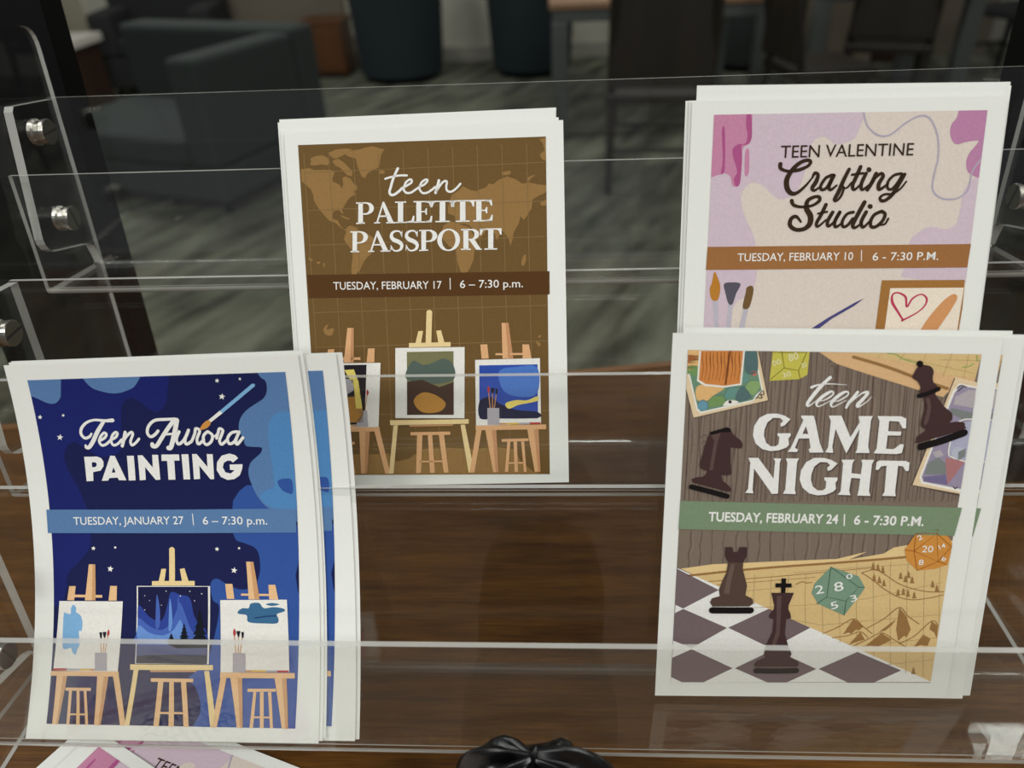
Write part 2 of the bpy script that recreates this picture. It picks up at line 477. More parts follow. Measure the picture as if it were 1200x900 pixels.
('P',8,'easel',0,[891,1229,903,1229,914,1351,903,1351]),
('P',8,'easel',0,[840,1312,905,1312,906,1318,841,1318]),
('P',9,'easel_dark',0,[777,1181,794,1181,803,1352,793,1352]),
('P',9,'easel_dark',0,[941,1181,958,1179,969,1352,959,1352]),
('P',9,'brush_blue',1,[151,916,161,929,161,944,179,958,186,986,183,1016,178,1012,173,1021,177,1064,169,1081,164,1102,152,1094,144,1077,126,1081,112,1068,113,955,124,949,140,951,141,929]),
('P',9,'ocean',1,[776,942,794,930,816,930,825,913,856,911,874,930,909,926,945,931,951,941,922,952,928,969,922,985,882,986,816,981,809,956,780,951]),
('P',9,'ocean',1,[881,916,905,911,932,916,905,922]),
('S',10,'band_dk',1,[840,966,882,960,920,958],[0.52]),
('P',8,'canvas',0,[394,846,673,848,668,1133,391,1133]),
('P',9,'night',0,[399,849,665,850,662,1132,395,1131]),
('P',10,'night_mid',1,[401,918,442,962,488,975,510,919,524,870,560,880,596,893,613,963,649,998,661,1066,561,1070,399,1065,398,996]),
('P',11,'aurora_mid',1,[401,966,443,996,488,1010,524,984,546,936,560,910,582,963,604,1014,641,1040,641,1066,401,1065,399,1013]),
('P',12,'aurora_light',1,[401,992,443,1020,497,1029,537,1006,558,971,570,1006,560,1040,525,1057,453,1055,399,1043]),
('P',11,'aurora_mid',1,[470,879,482,936,480,997,466,996]),
('P',12,'aurora_light',1,[520,892,529,954,526,1005,515,1005]),
('P',12,'aurora_mid',1,[551,884,559,936,556,980,547,980]),
('P',12,'dusk',0,[395,1065,662,1066,662,1104,395,1106]),
('P',12,'dark_hill',0,[395,1106,472,1095,525,1091,561,1078,662,1070,662,1132,395,1131]),
('P',13,'tree',0,[633,933,639,956,636,956,646,979,640,979,652,1003,644,1003,659,1026,647,1026,666,1049,651,1049,616,1049,601,1049,619,1026,607,1026,622,1003,614,1003,626,979,620,979,629,956,626,956]),
('P',13,'tree',0,[574,984,578,997,576,997,583,1010,579,1010,587,1023,581,1023,592,1036,584,1036,596,1049,586,1049,563,1048,553,1048,565,1036,557,1036,567,1023,561,1023,569,1010,565,1010,572,997,570,997]),
('P',13,'tree',0,[526,1021,529,1026,527,1026,532,1032,529,1032,535,1037,531,1037,538,1043,532,1043,541,1048,534,1048,518,1048,512,1048,520,1043,515,1043,521,1037,517,1037,523,1032,520,1032,524,1026,523,1026]),
('P',13,'tree',0,[513,1043,662,1042,662,1074,545,1076,513,1061]),
('P',11,'white',0,[426,883,426,884,425,884,425,884,424,884,423,884,423,883,423,882,424,881,425,881,426,881,426,882]),
('P',11,'white',0,[444,900,444,901,443,902,442,902,442,902,441,901,441,900,441,900,442,899,443,899,443,899,444,900]),
('P',11,'white',0,[508,866,508,867,507,867,506,868,505,867,505,867,504,866,505,865,505,864,506,864,507,864,508,865]),
('P',11,'white',0,[562,884,562,885,561,886,560,886,559,886,558,885,558,884,558,883,559,882,560,882,561,882,562,883]),
('P',11,'white',0,[598,867,598,868,597,868,596,869,595,868,595,868,594,867,595,866,595,865,596,865,597,865,598,866]),
('P',11,'white',0,[489,918,489,919,488,920,487,920,487,920,486,919,486,918,486,918,487,917,488,917,488,917,489,918]),
('P',11,'white',0,[615,902,615,903,615,904,614,904,613,904,612,903,612,902,612,901,613,900,614,900,615,900,615,901]),
('P',11,'white',0,[643,876,643,877,642,878,641,878,640,878,639,877,639,876,639,875,640,874,641,874,642,875,643,875]),
('P',11,'white',0,[426,935,426,936,425,937,424,937,423,937,423,936,422,935,423,934,423,934,424,934,425,934,426,934]),
]
ART['passport'] = [
('P',0,'brown',0,[52,48,1013,58,1003,1366,49,1352]),
('P',1,'land',0,[57,140,91,137,111,146,149,146,174,148,192,153,180,179,180,192,204,203,215,219,221,206,220,180,233,174,251,184,263,204,276,213,275,226,261,232,267,247,251,251,235,265,222,285,210,301,216,317,209,315,199,302,178,305,170,320,174,335,192,342,196,351,202,365,214,377,226,374,221,383,199,367,182,351,158,341,143,325,126,303,113,285,101,262,100,240,91,218,74,200,57,187]),
('P',1,'land',0,[98,100,121,92,148,91,166,102,174,118,164,130,137,125,112,128,95,125,100,110]),
('P',1,'land',0,[174,81,199,72,235,69,264,72,243,86,215,100,192,106,175,94]),
('P',1,'land',0,[183,114,206,106,227,120,244,138,261,156,258,175,238,170,213,141,195,132]),
('P',1,'land',0,[234,92,257,78,288,76,311,70,342,65,390,79,376,99,370,126,365,145,333,159,319,167,309,184,296,179,288,157,280,135,277,109,255,102]),
('P',1,'land',1,[364,160,378,157,388,164,381,171,368,169]),
('P',1,'land',1,[202,321,220,328,242,338,228,338,210,330]),
('P',1,'land',1,[226,370,240,363,260,370,275,383,306,397,328,413,334,429,321,463,318,474,301,487,282,510,271,532,257,547,247,556,236,555,235,526,241,491,241,460,227,440,214,420,215,402,223,385]),
('P',1,'land',0,[639,276,647,260,674,245,688,230,720,247,740,251,780,237,791,224,807,228,827,213,860,201,893,212,919,230,945,227,978,235,1013,240,1013,262,1000,271,977,280,957,292,953,324,936,349,922,368,909,352,902,380,881,412,877,438,867,464,861,437,848,417,835,404,814,442,808,416,789,396,775,402,754,427,734,433,728,400,709,379,689,372,663,371,654,342,627,331,628,305]),
('P',1,'land',0,[609,376,636,360,669,373,709,387,721,413,737,442,726,478,721,511,703,549,689,563,669,558,657,515,655,475,626,455,603,428,598,401]),
('P',1,'land',1,[912,514,924,498,927,518,917,541,908,534]),
('P',1,'land',0,[988,67,1014,62,1015,151,996,140,988,124,1007,109,1001,83]),
('P',1,'land',1,[993,300,1061,282,1061,307,996,316]),
('P',1,'land',1,[936,217,946,205,969,200,952,212,942,224]),
('P',1,'land',1,[841,185,871,180,874,192,847,195]),
('P',1,'land',1,[66,481,82,488,74,496,67,490]),
('P',1,'land',1,[97,499,111,498,109,505,99,506]),
('P',1,'land',1,[122,507,129,505,125,523]),
('P',1,'land',1,[108,760,129,744,120,765,149,761,139,788,113,784]),
('P',1,'land',1,[958,836,977,845,969,857]),
('P',1,'land',1,[967,816,978,812,974,824]),
('P',1,'land',0,[148,1268,282,1271,344,1268,377,1303,431,1291,485,1253,591,1251,695,1258,783,1251,861,1262,885,1310,936,1354,988,1365,604,1359,161,1352]),
('S',2,'grid',0,[73,80,73,1320],[0.3]),
('S',2,'grid',0,[171,80,171,1320],[0.3]),
('S',2,'grid',0,[268,80,268,1320],[0.3]),
('S',2,'grid',0,[365,80,365,1320],[0.3]),
('S',2,'grid',0,[462,80,462,1320],[0.3]),
('S',2,'grid',0,[558,80,558,1320],[0.3]),
('S',2,'grid',0,[654,80,654,1320],[0.3]),
('S',2,'grid',0,[749,80,749,1320],[0.3]),
('S',2,'grid',0,[844,80,844,1320],[0.3]),
('S',2,'grid',0,[939,80,939,1320],[0.3]),
('S',2,'grid',0,[75,154,1005,154],[0.3]),
('S',2,'grid',0,[75,299,1005,299],[0.3]),
('S',2,'grid',0,[75,433,1005,433],[0.3]),
('S',2,'grid',0,[75,697,1005,697],[0.3]),
('S',2,'grid',0,[75,835,1005,835],[0.3]),
('S',2,'grid',0,[75,970,1005,970],[0.3]),
('S',2,'grid',0,[75,1110,1005,1110],[0.3]),
('S',2,'grid',0,[75,1248,1005,1248],[0.3]),
('P',3,'band_brown',0,[55,548,1017,566,1016,655,56,639]),
('T',4,'white','TUESDAY, FEBRUARY 17',(15.8,60.9),(59.1,61.9),2.93,0),
('S',4,'white',0,[626,579,625,624],[0.33]),
('T',4,'white','6 – 7:30 p.m.',(66.4,61.9),(91.2,62.4),2.93,0),
('S',4,'white',1,[439,153,429,171,417,196,408,222,402,241,408,252,421,251,437,241,454,227],[1.0]),
('S',4,'white',1,[388,190,413,184,443,180,473,181],[0.8]),
('S',4,'white',1,[454,227,472,219,489,209,491,200,483,197,469,206,460,224,459,237,470,247,487,246,504,236,521,225],[0.83]),
('S',4,'white',1,[520,225,538,219,550,208,552,201,544,200,530,209,521,225,521,237,532,250,550,249,568,239,581,229],[0.83]),
('S',4,'white',1,[597,205,593,219,586,238,582,251],[1.07]),
('S',4,'white',1,[584,246,598,228,612,212,624,208,628,214,625,227,626,242,635,249,647,248,664,237,680,221],[0.83]),
('P',4,'white',0,[272,356,291,357,295,277,277,277]),
('P',4,'white',0,[264,358,299,358,299,353,264,353]),
('P',4,'white',0,[268,280,295,281,295,276,268,275]),
('P',4,'white',0,[294,276,307,276,315,277,322,279,328,282,333,287,336,292,337,297,337,303,335,309,331,314,326,318,319,321,312,323,304,324,291,323,291,318,303,318,306,318,310,316,313,314,316,310,318,307,319,302,319,298,319,293,317,289,315,286,312,283,308,282,305,281,293,281]),
('P',4,'white',0,[373,277,379,277,413,358,392,358,372,295]),
('P',4,'white',0,[373,277,375,289,350,357,343,357]),
('P',4,'white',0,[358,335,390,335,391,329,358,329]),
('P',4,'white',0,[335,359,359,359,359,354,336,354]),
('P',4,'white',0,[383,360,418,361,418,356,383,355]),
('P',4,'white',0,[429,359,450,359,454,280,433,280]),
('P',4,'white',0,[421,283,466,284,466,279,422,278]),
('P',4,'white',0,[418,360,493,362,493,357,418,356]),
('P',4,'white',0,[464,361,493,362,496,335,490,335,483,353,464,356]),
('P',4,'white',0,[502,360,522,361,525,282,505,281]),
('P',4,'white',0,[494,284,564,286,564,281,494,279]),
('P',4,'white',0,[491,362,563,363,563,358,491,357]),
('P',4,'white',0,[535,363,563,363,566,338,560,338,554,355,535,358]),
('P',4,'white',0,[539,280,564,281,565,304,560,304,554,289,538,285]),
('P',4,'white',0,[522,323,541,323,541,318,522,318]),
('P',4,'white',0,[537,318,542,308,546,308,545,333,541,333,537,323]),
('P',4,'white',0,[593,362,616,362,619,284,597,283]),
('P',4,'white',0,[576,363,632,364,633,359,577,358]),
('P',4,'white',0,[563,286,652,287,652,283,563,281]),
('P',4,'white',0,[561,281,585,281,584,286,574,289,567,306,560,305]),
('P',4,'white',0,[654,283,631,282,631,287,641,291,647,307,653,307]),
('P',4,'white',0,[673,363,695,364,697,285,676,285]),
('P',4,'white',0,[656,365,711,366,711,361,657,360]),
('P',4,'white',0,[643,287,730,289,730,284,643,282]),
('P',4,'white',0,[641,282,664,283,664,288,654,291,647,307,640,307]),
('P',4,'white',0,[732,284,709,284,709,289,719,292,725,309,731,309]),
('P',4,'white',0,[737,365,757,365,760,286,739,286]),
('P',4,'white',0,[728,289,800,290,800,285,728,284]),
('P',4,'white',0,[725,366,800,367,800,362,725,361]),
('P',4,'white',0,[771,367,800,367,802,343,797,343,790,359,771,362]),
('P',4,'white',0,[774,285,800,285,801,308,796,308,790,293,773,290]),
('P',4,'white',0,[757,327,777,328,777,323,757,322]),
('P',4,'white',0,[772,323,777,313,782,313,781,337,777,337,772,327]),
('P',4,'white',0,[243,465,261,465,266,387,248,387]),
('P',4,'white',0,[235,466,270,467,270,462,235,461]),
('P',4,'white',0,[239,390,266,391,266,386,239,385]),
('P',4,'white',0,[265,386,278,386,285,387,292,389,298,392,303,396,306,401,308,407,307,413,305,418,301,423,296,427,290,430,283,432,275,433,262,433,262,428,273,428,277,427,281,426,284,423,286,420,288,416,289,412,290,407,289,403,288,399,285,396,282,393,279,392,275,391,264,391]),
('P',4,'white',0,[344,387,351,387,386,466,365,466,343,405]),
('P',4,'white',0,[344,387,347,398,320,465,313,465]),
('P',4,'white',0,[328,443,363,444,363,438,329,438]),
('P',4,'white',0,[305,467,330,468,330,463,305,463]),
('P',4,'white',0,[355,468,392,469,392,464,355,463]),
('S',4,'white',1,[442,410,435,394,419,391,405,398,401,412,410,424,429,433,440,445,436,460,421,467,407,464,398,448],[0.45,0.57,0.68,1.02,1.36,1.59,1.59,1.36,1.02,0.62,0.57,0.45]),
('P',4,'white',0,[445,389,444,415,439,411,440,398]),
('P',4,'white',0,[394,469,396,443,401,446,399,459]),
('S',4,'white',1,[503,411,495,395,480,392,465,399,461,413,471,425,490,434,501,446,497,461,482,468,468,465,458,449],[0.46,0.57,0.69,1.03,1.37,1.6,1.6,1.37,1.03,0.63,0.57,0.46]),
('P',4,'white',0,[506,390,505,416,499,412,501,399]),
('P',4,'white',0,[455,470,456,444,461,447,459,460]),
('P',4,'white',0,[517,469,535,469,539,392,520,392]),
('P',4,'white',0,[508,471,544,471,544,466,508,466]),
('P',4,'white',0,[512,395,539,395,539,390,512,390]),
('P',4,'white',0,[537,390,551,391,559,391,566,394,572,397,577,401,580,406,582,412,582,417,580,423,576,428,570,432,564,435,557,437,549,437,535,437,536,432,547,432,551,432,554,430,558,428,560,424,562,421,563,416,563,412,563,408,561,404,559,401,556,398,552,396,549,396,537,396]),
('H',4,'white',0,[671,433,670,422,666,412,660,404,651,397,641,392,631,390,619,390,609,393,599,399,591,406,585,416,582,426,581,437,584,447,589,457,596,465,605,471,616,474,627,475,638,473,649,469,658,462,665,453,669,443],[653,433,652,423,650,415,647,407,642,401,636,397,629,395,622,396,616,398,610,403,605,410,602,418,600,427,599,436,601,445,603,454,608,460,613,466,620,469,626,469,633,468,639,464,645,458,649,450,652,442]),
('P',4,'white',0,[683,472,703,472,705,395,685,395]),
('P',4,'white',0,[673,473,712,474,712,469,673,468]),
('P',4,'white',0,[676,398,705,398,705,393,676,393]),
('P',4,'white',0,[704,393,718,394,725,394,732,396,737,399,742,403,745,408,746,413,746,418,744,423,741,427,736,431,730,434,724,436,717,436,702,436,703,431,715,431,718,430,721,429,724,427,726,424,727,421,728,417,728,413,728,409,727,406,725,403,722,401,719,399,716,399,704,398]),
('P',4,'white',0,[707,436,727,434,751,471,755,470,755,475,733,474]),
('P',4,'white',0,[780,473,800,474,803,397,782,396]),
('P',4,'white',0,[765,475,815,476,816,471,765,470]),
('P',4,'white',0,[752,399,833,400,833,395,752,394]),
('P',4,'white',0,[750,394,771,394,771,399,762,402,755,418,749,418]),
('P',4,'white',0,[835,396,814,395,813,400,823,403,828,419,834,420]),
('P',6,'easel_pp',0,[205,761,231,762,223,899,182,898]),
('P',7,'easel_pp_dk',0,[221,762,231,762,223,899,209,899]),
('P',6,'easel_pp',0,[121,844,147,844,139,898,111,897]),
('P',6,'easel_pp',0,[284,845,311,845,307,900,275,900]),
('P',7,'easel_pp',0,[134,876,251,879,251,889,133,886]),
('P',8,'canvas',0,[81,899,332,903,310,1163,56,1156]),
('P',9,'red',0,[56,1149,109,1149,110,1157,56,1156]),
('P',9,'cup',0,[109,1149,161,1150,161,1157,110,1157]),
('P',9,'yellow',0,[161,1150,203,1150,203,1157,161,1157]),
('P',9,'easel_pp_dk',0,[203,1150,266,1150,266,1158,203,1157]),
('P',10,'cup',0,[219,1092,267,1093,268,1158,221,1158]),
('S',9,'easel_pp_dk',0,[244,1093,242,1037],[0.35]),
('S',9,'easel_pp_dk',0,[252,1093,257,1033],[0.35]),
('S',9,'easel_pp_dk',0,[258,1093,272,1020],[0.35]),
('P',10,'ink',0,[237,1018,249,1018,246,1040,240,1040]),
('P',10,'ink',0,[250,1016,266,1016,261,1037,254,1035]),
('P',10,'red',1,[272,1007,278,1020,272,1032,268,1024]),
('P',9,'easel_pp',0,[35,1158,314,1160,315,1178,36,1176]),
('P',8,'easel_pp',0,[71,1176,112,1176,86,1348,64,1348]),
('P',8,'easel_pp',0,[229,1177,274,1177,252,1348,227,1348]),
('P',9,'easel_pp_dk',0,[95,1176,112,1176,86,1348,79,1348]),
('P',9,'easel_pp_dk',0,[255,1177,274,1177,252,1348,243,1348]),
('P',8,'easel_pp',0,[292,1177,315,1175,349,1351,328,1351]),
('P',8,'easel_pp',0,[108,1218,207,1218,208,1229,108,1228]),
('P',8,'easel_pp',0,[122,1229,133,1229,131,1348,120,1348]),
('P',8,'easel_pp',0,[152,1229,163,1229,171,1348,158,1348]),
('P',8,'easel_pp',0,[180,1229,190,1229,204,1348,193,1348]),
('P',8,'easel_pp',0,[127,1308,192,1308,192,1314,128,1314]),
('P',7,'pale_wood',0,[527,707,533,701,539,700,545,702,550,707,541,830,518,829]),
('P',7,'pale_wood',0,[563,783,582,781,594,831,569,830]),
('P',7,'pale_wood',0,[491,782,510,782,500,829,477,829]),
('P',8,'pale_wood',0,[451,828,619,829,618,847,450,845]),
('P',9,'pale_wood',0,[358,1134,680,1137,680,1155,359,1154]),
('P',9,'easel_pp_dk',0,[434,1155,618,1156,614,1162,439,1162]),
('P',8,'pale_wood',0,[372,1155,390,1155,362,1351,343,1351]),
('P',8,'pale_wood',0,[646,1159,664,1158,696,1353,672,1353]),
('P',8,'easel_pp',0,[440,1184,603,1185,603,1198,440,1197]),
('P',8,'easel_pp',0,[467,1197,489,1197,476,1351,455,1351]),
('P',8,'easel_pp',0,[511,1197,529,1197,533,1351,513,1351]),
('P',8,'easel_pp',0,[556,1197,577,1197,590,1351,570,1351]),
('P',8,'easel_pp',0,[471,1301,575,1301,576,1308,471,1308]),
('P',6,'easel_pp',0,[824,760,852,760,867,901,824,900]),
('P',7,'easel_pp_dk',0,[840,760,852,760,867,901,847,900]),
('P',6,'easel_pp',0,[737,842,765,842,769,898,740,898]),
('P',6,'easel_pp',0,[904,846,931,847,939,902,904,901]),
('P',7,'easel_pp',0,[796,878,922,880,921,888,796,886]),
('P',8,'canvas',0,[714,902,973,902,972,1162,709,1164]),
('P',9,'easel_pp_dk',0,[757,1154,830,1155,830,1162,757,1162]),
('P',9,'yellow',0,[830,1155,882,1155,882,1163,830,1162]),
('P',9,'cup',0,[882,1155,927,1155,927,1163,882,1163]),
('P',9,'red',0,[927,1155,970,1156,970,1163,927,1163]),
('P',12,'cup',0,[757,1094,805,1095,804,1162,756,1162]),
('S',11,'easel_pp_dk',0,[769,1095,764,1030],[0.35]),
('S',11,'easel_pp_dk',0,[778,1095,780,1030],[0.35]),
('S',11,'easel_pp_dk',0,[785,1095,796,1033],[0.35]),
('P',12,'red',1,[765,1006,770,1021,765,1034,759,1021]),
('P',12,'ink',0,[773,1015,789,1015,783,1036,777,1036]),
('P',12,'ink',0,[792,1019,802,1018,799,1040,793,1040]),
('P',9,'easel_pp',0,[707,1163,992,1165,992,1184,707,1182]),
('P',8,'easel_pp',0,[746,1182,791,1182,795,1353,773,1353]),
('P',8,'easel_pp',0,[916,1183,961,1182,966,1355,942,1355]),
('P',8,'easel_pp',0,[710,1176,731,1182,696,1353,676,1353]),
('P',8,'easel_pp',0,[811,1220,920,1219,920,1230,811,1231]),
('P',8,'easel_pp',0,[834,1231,846,1231,834,1353,820,1353]),
('P',8,'easel_pp',0,[859,1231,873,1231,874,1354,860,1353]),
('P',8,'easel_pp',0,[890,1231,902,1231,909,1354,898,1354]),
('P',8,'easel_pp',0,[835,1314,902,1314,902,1321,835,1320]),
('P',9,'easel_pp_dk',0,[773,1182,791,1182,795,1353,784,1353]),
('P',9,'easel_pp_dk',0,[943,1184,961,1182,966,1355,956,1355]),
('P',8,'canvas',0,[395,846,521,848,674,850,663,1133,381,1126]),
('P',9,'olive',0,[441,863,629,865,620,1118,430,1114]),
('P',10,'teal_hill',1,[439,931,467,898,501,915,535,912,588,893,626,919,624,978,532,993,437,973]),
('P',11,'umber',0,[436,982,498,975,566,1006,625,987,620,1118,430,1114]),
('P',12,'ochre',1,[459,1059,496,1026,547,1036,589,1071,562,1104,492,1104]),
('P',9,'night_blue',0,[730,924,963,926,960,1140,778,1137,724,1136]),
('P',10,'sky_blue',1,[809,949,878,934,961,938,960,1038,892,1053,824,1026]),
('P',10,'ink2',1,[727,1066,772,1050,805,1076,873,1104,958,1114,959,1138,795,1137,726,1134]),
('P',11,'yellow_pale',1,[831,1077,874,1065,917,1067,959,1052,960,1070,917,1079,882,1085,843,1099]),
('P',9,'ink',0,[179,908,275,909,253,1149,160,1148]),
('P',10,'ochre',0,[171,1039,220,1034,252,1097,247,1140,165,1140]),
('P',10,'yellow_pale',0,[183,928,222,926,238,976,248,1084,222,1083,218,993]),
('P',10,'cup',0,[178,962,218,967,217,1010,173,1035]),
]
ART['valentine'] = [
('P',0,'cream',0,[78,47,1015,46,1012,1354,76,1354]),
('P',1,'lilac',1,[28,-3,332,-3,584,-4,580,118,549,143,508,153,469,127,433,139,416,193,401,276,373,324,320,339,263,291,219,283,189,322,202,391,241,467,252,522,261,611,243,678,190,717,161,811,145,931,27,931,27,477]),
('P',1,'lilac',1,[1065,242,974,304,963,388,953,435,918,451,864,442,819,467,796,504,789,591,803,624,1064,633,1064,463]),
('P',2,'mauve',1,[938,-4,1065,-4,1065,150,1064,275,985,262,965,226,971,190,993,159,995,147,956,151,921,158,899,128,899,92,915,67]),
('P',2,'rose',1,[28,-3,142,-3,205,-3,212,77,212,128,201,149,186,161,180,200,181,274,172,295,155,289,145,258,121,247,99,254,28,251]),
('P',3,'magenta',1,[195,-3,209,61,214,123,203,149,180,153,184,190,182,279,168,293,159,268,169,242,152,189,150,163,169,148,192,146,199,118,191,76]),
('P',3,'magenta',1,[108,101,118,96,125,220,121,247,112,247,116,199]),
('P',2,'rose',1,[194,174,207,169,211,237,205,258,196,248]),
('S',3,'line_grey',1,[595,48,613,93,652,124,693,123,742,85,786,62,823,71,855,127,866,199,859,261,860,313,895,343,948,343,981,314,989,252,1013,211],[0.59]),
('P',4,'band_tan',0,[77,508,1015,504,1012,588,75,592]),
('T',5,'white','TUESDAY, FEBRUARY 10',(18.8,56.1),(60.3,55.9),2.82,0),
('S',5,'white',0,[631,523,634,564],[0.3]),
('T',5,'white','6 - 7:30 P.M.',(67.3,56.1),(90.6,56.0),2.82,0),
('T',5,'choc','TEEN VALENTINE',(31.9,19.7),(77.9,19.4),4.16,0),
('S',5,'choc',1,[320,218,323,234,351,243,386,239,417,226,425,211,411,206,385,217,360,243,346,274,351,305,368,321,388,317,413,295,436,266],[1.52,1.27,1.01,1.27,1.11,1.27,1.22,1.42,1.62,1.82,1.82,1.52,1.22,0.91,0.61]),
('S',5,'choc',1,[436,266,443,251,455,257,450,280,438,302,446,311,463,300],[0.71,1.22,1.22,1.52,1.42,1.01,0.71]),
('S',5,'choc',1,[504,258,483,268,468,293,470,308,486,304,502,280,510,260],[1.11]),
('S',5,'choc',1,[510,260,496,296,504,309,523,294],[1.42,1.42,1.11,0.71]),
('S',5,'choc',1,[562,239,546,276,532,316,520,343,528,347,542,330,549,303,541,296],[1.22,1.42,1.52,1.32,0.91,0.91,0.81,0.61]),
('S',5,'choc',1,[549,305,562,301,574,285],[0.71]),
('S',5,'choc',1,[601,231,590,263,579,294,586,310,608,290],[1.32,1.42,1.32,1.01,0.71]),
('S',5,'choc',1,[574,258,593,255,612,253],[0.91]),
('S',5,'choc',1,[622,254,609,290,614,310,635,295],[1.32,1.32,1.11,0.71]),
('S',5,'choc',1,[657,255,647,282,632,310],[1.42]),
('S',5,'choc',1,[638,297,657,269,674,255,682,265,670,291,674,310,702,291],[0.71,0.91,1.22,1.32,1.42,1.22,0.81]),
('S',5,'choc',1,[745,256,721,261,702,282,702,305,717,309,735,287,749,259],[1.01]),
('S',5,'choc',1,[756,259,740,292,721,327,700,347,685,349,679,338,694,327,721,325,746,309,765,283],[1.32,1.42,1.42,1.22,1.22,1.01,0.91,0.81,0.71,0.61]),
('S',5,'choc',1,[369,346,377,361,405,368,441,364,465,349,466,335,450,333,426,346,423,373,439,400,439,428,420,446,390,448,369,432,372,409,389,402,407,421],[1.42,1.22,1.01,1.01,1.22,1.22,1.22,1.42,1.82,2.03,1.93,1.52,1.42,1.52,1.42,1.22,0.71]),
('S',5,'choc',1,[491,361,477,396,463,426,469,438,495,415],[1.32,1.32,1.22,0.91,0.71]),
('S',5,'choc',1,[466,392,497,386],[0.81]),
('S',5,'choc',1,[517,388,502,419,506,437,527,419,542,388],[1.32,1.32,1.11,0.81,0.81]),
('S',5,'choc',1,[542,388,527,422,533,440,555,424],[1.32,1.32,1.11,0.71]),
('S',5,'choc',1,[590,388,568,395,554,420,558,439,574,434,590,411],[1.11]),
('S',5,'choc',1,[626,354,606,397,592,433,601,443,623,427],[1.52,1.52,1.42,1.11,0.71]),
('S',5,'choc',1,[635,388,621,422,629,442,651,420],[1.32,1.32,1.11,0.71]),
('S',5,'choc',1,[689,386,665,398,654,420,658,440,676,439,696,419,702,396,689,386],[1.22]),
('S',5,'choc',1,[691,434,706,430,715,412],[0.76]),
('P',5,'choc',0,[640,241,639,246,636,249,632,250,627,249,624,245,622,241,623,237,626,233,630,232,635,234,638,237]),
('P',5,'choc',0,[656,369,656,373,653,376,648,378,644,376,640,373,638,369,639,364,642,361,647,360,651,361,655,364]),
('P',3,'brush_gold',1,[106,599,120,621,131,657,124,702,102,702,92,666,99,639]),
('P',2,'handle',0,[104,697,124,697,138,890,126,890]),
('P',3,'brush_grey',1,[144,644,170,638,204,644,190,680,179,718,164,717,150,675]),
('P',2,'handle',0,[163,714,180,714,176,890,157,890]),
('P',3,'brush_brown',1,[228,657,246,651,253,671,242,729,224,738,217,725,225,675]),
('P',2,'handle',0,[221,734,239,732,215,890,193,890]),
('P',3,'indigo',0,[363,890,532,771,624,715,657,699,625,726,546,775,408,890]),
('P',3,'frame_tan',0,[714,633,1009,633,1013,736,1005,890,706,890]),
('P',4,'cream_lt',0,[747,662,1009,661,1002,890,739,890]),
('S',5,'heart',1,[805,780,779,744,759,713,758,686,777,679,805,695,813,731,831,700,860,685,881,700,877,727,850,754,801,782],[0.68,0.85,1.03,0.68,0.6,0.85,0.68,0.68,0.51,0.77,0.6,0.51,0.77]),
('P',5,'stick',1,[985,687,989,705,967,754,935,812,895,890,834,890,874,812,895,772,937,714,968,687]),
]
